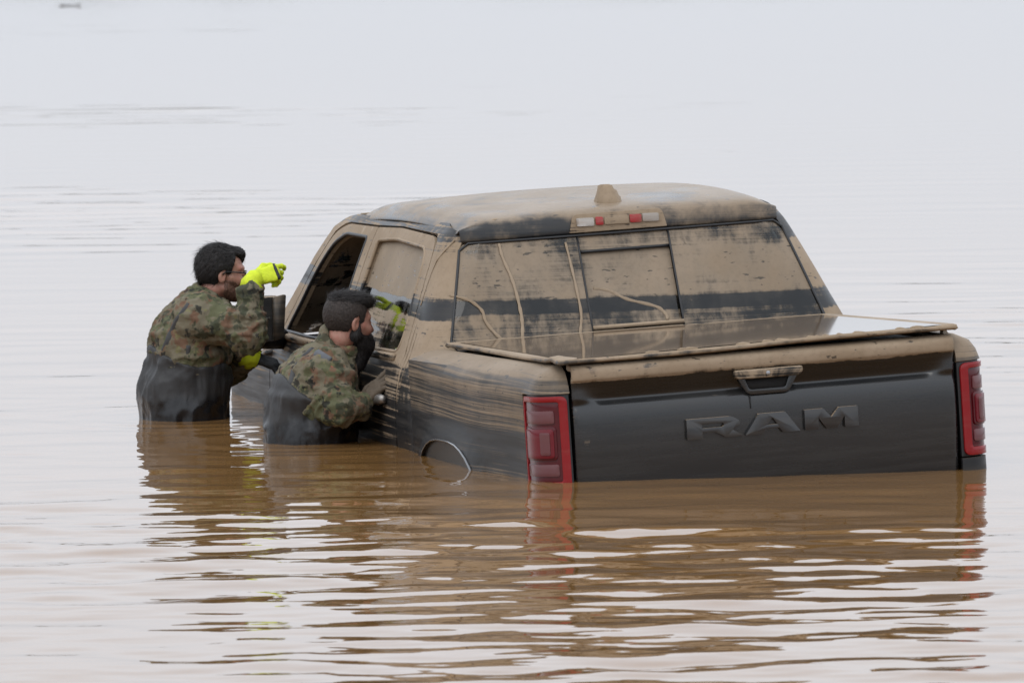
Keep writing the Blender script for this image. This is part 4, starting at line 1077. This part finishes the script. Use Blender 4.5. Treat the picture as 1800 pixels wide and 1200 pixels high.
R_ = lambda yaw, pitch, roll=0: frame((math.cos(yaw)*math.cos(pitch), math.sin(yaw)*math.cos(pitch), math.sin(pitch)), (-math.sin(pitch)*math.cos(yaw)-math.sin(yaw)*roll, -math.sin(pitch)*math.sin(yaw)+math.cos(yaw)*roll, math.cos(pitch)))
rad = math.radians

# --- man by the mirror, arm raised
hoA = np.array([.165, -.01, .632]); hRA = R_(rad(14), rad(-4))
HA_r = frame((.90, .25, .26), (.02, -.86, .50)); HA_l = frame((.90, .10, -.35), (.3, -.3, .9))
JA = dict(pelvis=(.0, 0, -.06), waist=(-.005, 0, .12), chest=(.025, 0, .33), upper=(.070, 0, .435), neck=(.095, 0, .505), sh_r=(.070, -.185, .440), sh_l=(.08, .185, .43),
          el_r=(.283, -.27, .385), wr_r=(.306, -.240, .612), el_l=(.19, .22, .22), wr_l=(.285, .05, .262), foot_r=(-.06, -.14, 0), foot_l=(.02, .14, 0),
          hand_r=(HA_r, (.50, .95, 1.1, 1.15), .2, 'hivis', 'hivis'), hand_l=(HA_l, (.45, .5, .5, .55), .5, 'glove_dark', 'hivis'))
rootA, baseA, mkA = person((-1.431, 34.80), JA, hoA, hRA, 'dark-haired man in glasses and camouflage jacket raising a yellow-gloved hand beside the wing mirror',
    dict(seed=2, fat=1.06, spread=.010, bib=(.262, -.30), cuff=.26, collar=.05, straps=[([(-.085, .285), (-.055, .36), (-.015, .44), (.035, .505)], .020), ([(.02, .26), (.025, .33)], .010)]))
def cutline(pts): xs, zs = zip(*pts); return lambda x: np.interp(x, xs, zs)
hlA = cutline([(-.12, -.070), (-.06, -.066), (-.030, -.050), (-.022, .010), (.0, .024), (.012, -.005), (.026, -.008), (.034, .040), (.048, .080), (.075, .100), (.10, .115)])
def hairA(x, y, z):
    d = ellf(x, y, z, (-.016, 0, .028), (.106, .084, .101)); d = smax(d, (hlA(x)-z)*.75+0*y, .006); d = smin(d, ellf(x, y, z, (.076, .014, .070), (.022, .030, .026)), .016); d = smin(d, ellf(x, y, z, (.055, .005, .092), (.04, .05, .022)), .016); return smax(d, -head_f(x, y, z)-.012, .003)
V, Q, pl = head_mesh(hairA, hoA, hRA, .0032); N = vnormals(V, Q); V = fold(V, N, .005, (40, 70, 40), 1); V = fold(V, vnormals(V, Q), .0028, (60, 170, 90), 1)
sv, sq = strands(V, N, lambda p: np.array([-.8, .1*np.sign(p[1]), -.5-3*max(0, -p[0])]), 7000, .030, 3, .16)
crown = np.nonzero((V[:, 0] < -.01) & (V[:, 2] > .085))[0]
sv2, sq2 = strands(V[crown], N[crown], lambda p: np.array([-1.0, 0, .5]), 120, .036, 9, .55, .0012)
mkA('hair', pl(np.concatenate([V, sv, sv2])), np.concatenate([Q, sq+len(V), sq2+len(V)+len(sv)]), M['hair_black'])
def beardA(x, y, z):
    d = head_f(x, y, z)-.0016; d = smax(d, (z+.028+.9*np.maximum(0, x-.035)*.6)*.8, .006); return smax(smax(d, -head_f(x, y, z)-.006, .002), (-.002-x), .004)
V, Q, pl = head_mesh(beardA, hoA, hRA, .003, .16); N = vnormals(V, Q); V = fold(V, N, .0025, (160, 160, 120), 1); sv, sq = strands(V, N, lambda p: np.array([.3, 0, -1.0]), 700, .007, 5, .3, .0006)
mkA('beard', pl(np.concatenate([V, sv])), np.concatenate([Q, sq+len(V)]), M['beard_short'])
# spectacles
def hp(o, R, P): return [np.array(p)@R+o for p in P]
gp = []
for sg in (-1, 1):
    rim = [(.103-.010*abs(math.cos(a)), sg*(.034+.026*math.cos(a)), -.002+.018*math.sin(a)) for a in np.linspace(0, 2*math.pi, 20, endpoint=False)]
    gp.append((hp(hoA, hRA, rim), .0022, True)); gp.append((hp(hoA, hRA, [(.094, sg*.060, .006), (.05, sg*.078, .008), (.0, sg*.084, .008), (-.014, sg*.083, -.004)]), .0030, False))
gp.append((hp(hoA, hRA, [(.104, -.010, .004), (.110, 0, .006), (.104, .010, .004)]), .002, False))
gl0 = None
for P, r, cl in gp:
    v, f_ = sweep(P, r, 6, closed=cl); o = obj('spectacles' if gl0 is None else 'spectacle_frame', np.array(v)+baseA, f_, M['frame'], rootA if gl0 is None else gl0); gl0 = gl0 or o
# dark band over the knuckles of the raised glove
w = np.array(JA['wr_r'])+HA_r[0]*.070
kb = [w+np.array([.040, yy, .0155-4*yy*yy])@HA_r for yy in np.linspace(-.040, .036, 8)]
obj('knuckle_band', np.array(sweep(kb, .0075, 8)[0])+baseA, sweep(kb, .0075, 8)[1], M['glove_dark'], rootA)

# --- bearded man leaning towards the rear door
hoB = np.array([.165, -.02, .502]); hRB = R_(rad(34), rad(-7))
HB_r = frame((.70, .12, .70), (-.55, -.62, .55)); HB_l = frame((.85, -.2, .3), (0, .2, 1))
JB = dict(pelvis=(-.015, 0, -.07), waist=(-.005, 0, .04), chest=(.025, 0, .20), upper=(.065, 0, .29), neck=(.085, 0, .355), sh_r=(.075, -.185, .285), sh_l=(.08, .185, .275),
          el_r=(.130, -.275, .155), wr_r=(.215, -.235, .165), el_l=(.13, .24, .10), wr_l=(.17, .12, .14), foot_r=(-.06, -.14, 0), foot_l=(-.02, .14, 0),
          hand_r=(HB_r, (.10, .16, .22, .28), .7, 'glove_mud', None), hand_l=(HB_l, (.3, .3, .3, .3), .5, 'glove_mud', None))
rootB, baseB, mkB = person((-.850, 33.38), JB, hoB, hRB, 'man with a full black beard in camouflage and waders leaning on the rear door',
    dict(seed=6, spread=.020, fat=1.0, bib=(.215, -.45), cuff=.08, collar=.095, straps=[([(-.075, .245), (-.06, .30), (-.03, .345), (.015, .385)], .017), ([(.040, .375), (.062, .362), (.088, .345)], .024, 'shoulder_slide', 'patch'), ([(.080, .330), (.100, .318)], .009, 'shoulder_loop', 'patch_red')]))
hlB = cutline([(-.12, -.066), (-.06, -.066), (-.032, -.055), (-.024, .010), (.0, .026), (.014, -.010), (.030, -.012), (.036, .030), (.058, .070), (.10, .080)])
def sidesB(x, y, z):
    d = ellf(x, y, z, (-.015, 0, .026), (.104, .083, .098)); d = smax(d, (hlB(x)-z)*.75+0*y, .005); return smax(d, -head_f(x, y, z)-.010, .003)
V, Q, pl = head_mesh(sidesB, hoB, hRB, .0032); N = vnormals(V, Q); V = fold(V, N, .002, (160, 160, 160), 1); sv, sq = strands(V, N, lambda p: np.array([-.3, 0, -1.0]), 5000, .008, 5, .35, .0007)
mkB('cropped_hair', pl(np.concatenate([V, sv])), np.concatenate([Q, sq+len(V)]), M['hair_brown'])
def topB(x, y, z):
    d = ellf(x, y, z, (-.010, 0, .076), (.094, .068, .046)); d = smin(d, ellf(x, y, z, (.048, 0, .088), (.046, .052, .034)), .03); d = smax(d, (.062+.10*np.maximum(0, -x)-z+.0*y), .006); return smax(d, -head_f(x, y, z)-.01, .003)
V, Q, pl = head_mesh(topB, hoB, hRB, .0032); N = vnormals(V, Q); V = fold(V, N, .005, (26, 80, 60), 1); sv, sq = strands(V, N, lambda p: np.array([.9, 0, .1-2*max(0, p[0]-.06)]), 5000, .034, 5, .14)
mkB('swept_hair', pl(np.concatenate([V, sv])), np.concatenate([Q, sq+len(V)]), M['hair_black'])
def beardB(x, y, z):
    ay = np.abs(y); d = capf(x, ay, z, (.070, .012, -.088), (.000, .058, -.060), .042, .022); d = smin(d, capf(x, y, z, (.060, 0, -.10), (.052, 0, -.168), .062, .046), .035)
    d = smin(d, capf(x, ay, z, (.000, .064, -.055), (.008, .069, .0), .020, .008), .02); d = smin(d, capf(x, ay, z, (.106, .004, -.052), (.094, .028, -.062), .010, .010), .010)
    return smax(d, -ellf(x, y, z, (.110, 0, -.069), (.012, .020, .006)), .004)
V, Q, pl = head_mesh(beardB, hoB, hRB, .0032, .24); N = vnormals(V, Q); V = fold(V, N, .004, (70, 70, 25), 1); sv, sq = strands(V, N, lambda p: np.array([.25, 0, -1.0]), 5000, .020, 5, .22, .0009)
mkB('beard', pl(np.concatenate([V, sv])), np.concatenate([Q, sq+len(V)]), M['hair_black'])
# --- a twig adrift far out on the flood
tw = empty('floating_twig', label='small dark twig drifting on open water far beyond the truck', category='twig'); tw.location = (-6.75, 122.5, 0); tw.scale = (.8, .6, .5)
wood = simple('wet_bark', (.035, .028, .022), .6, var=.3)
tr_ = obj('stem', *sweep([(-.18, 0, .01), (-.05, .05, .03), (.10, 0, .025), (.22, -.06, .05)], [.012, .014, .012, .006], 7), wood, tw)
for a, l, h in ((-.03, -.22, .05), (.10, .16, .09), (.14, .10, .02)): obj('branch', *sweep([(a, .01, .025), (a+l*.5, .05, .02+h*.6), (a+l, .06, h)], [.007, .006, .003], 6), wood, tw)
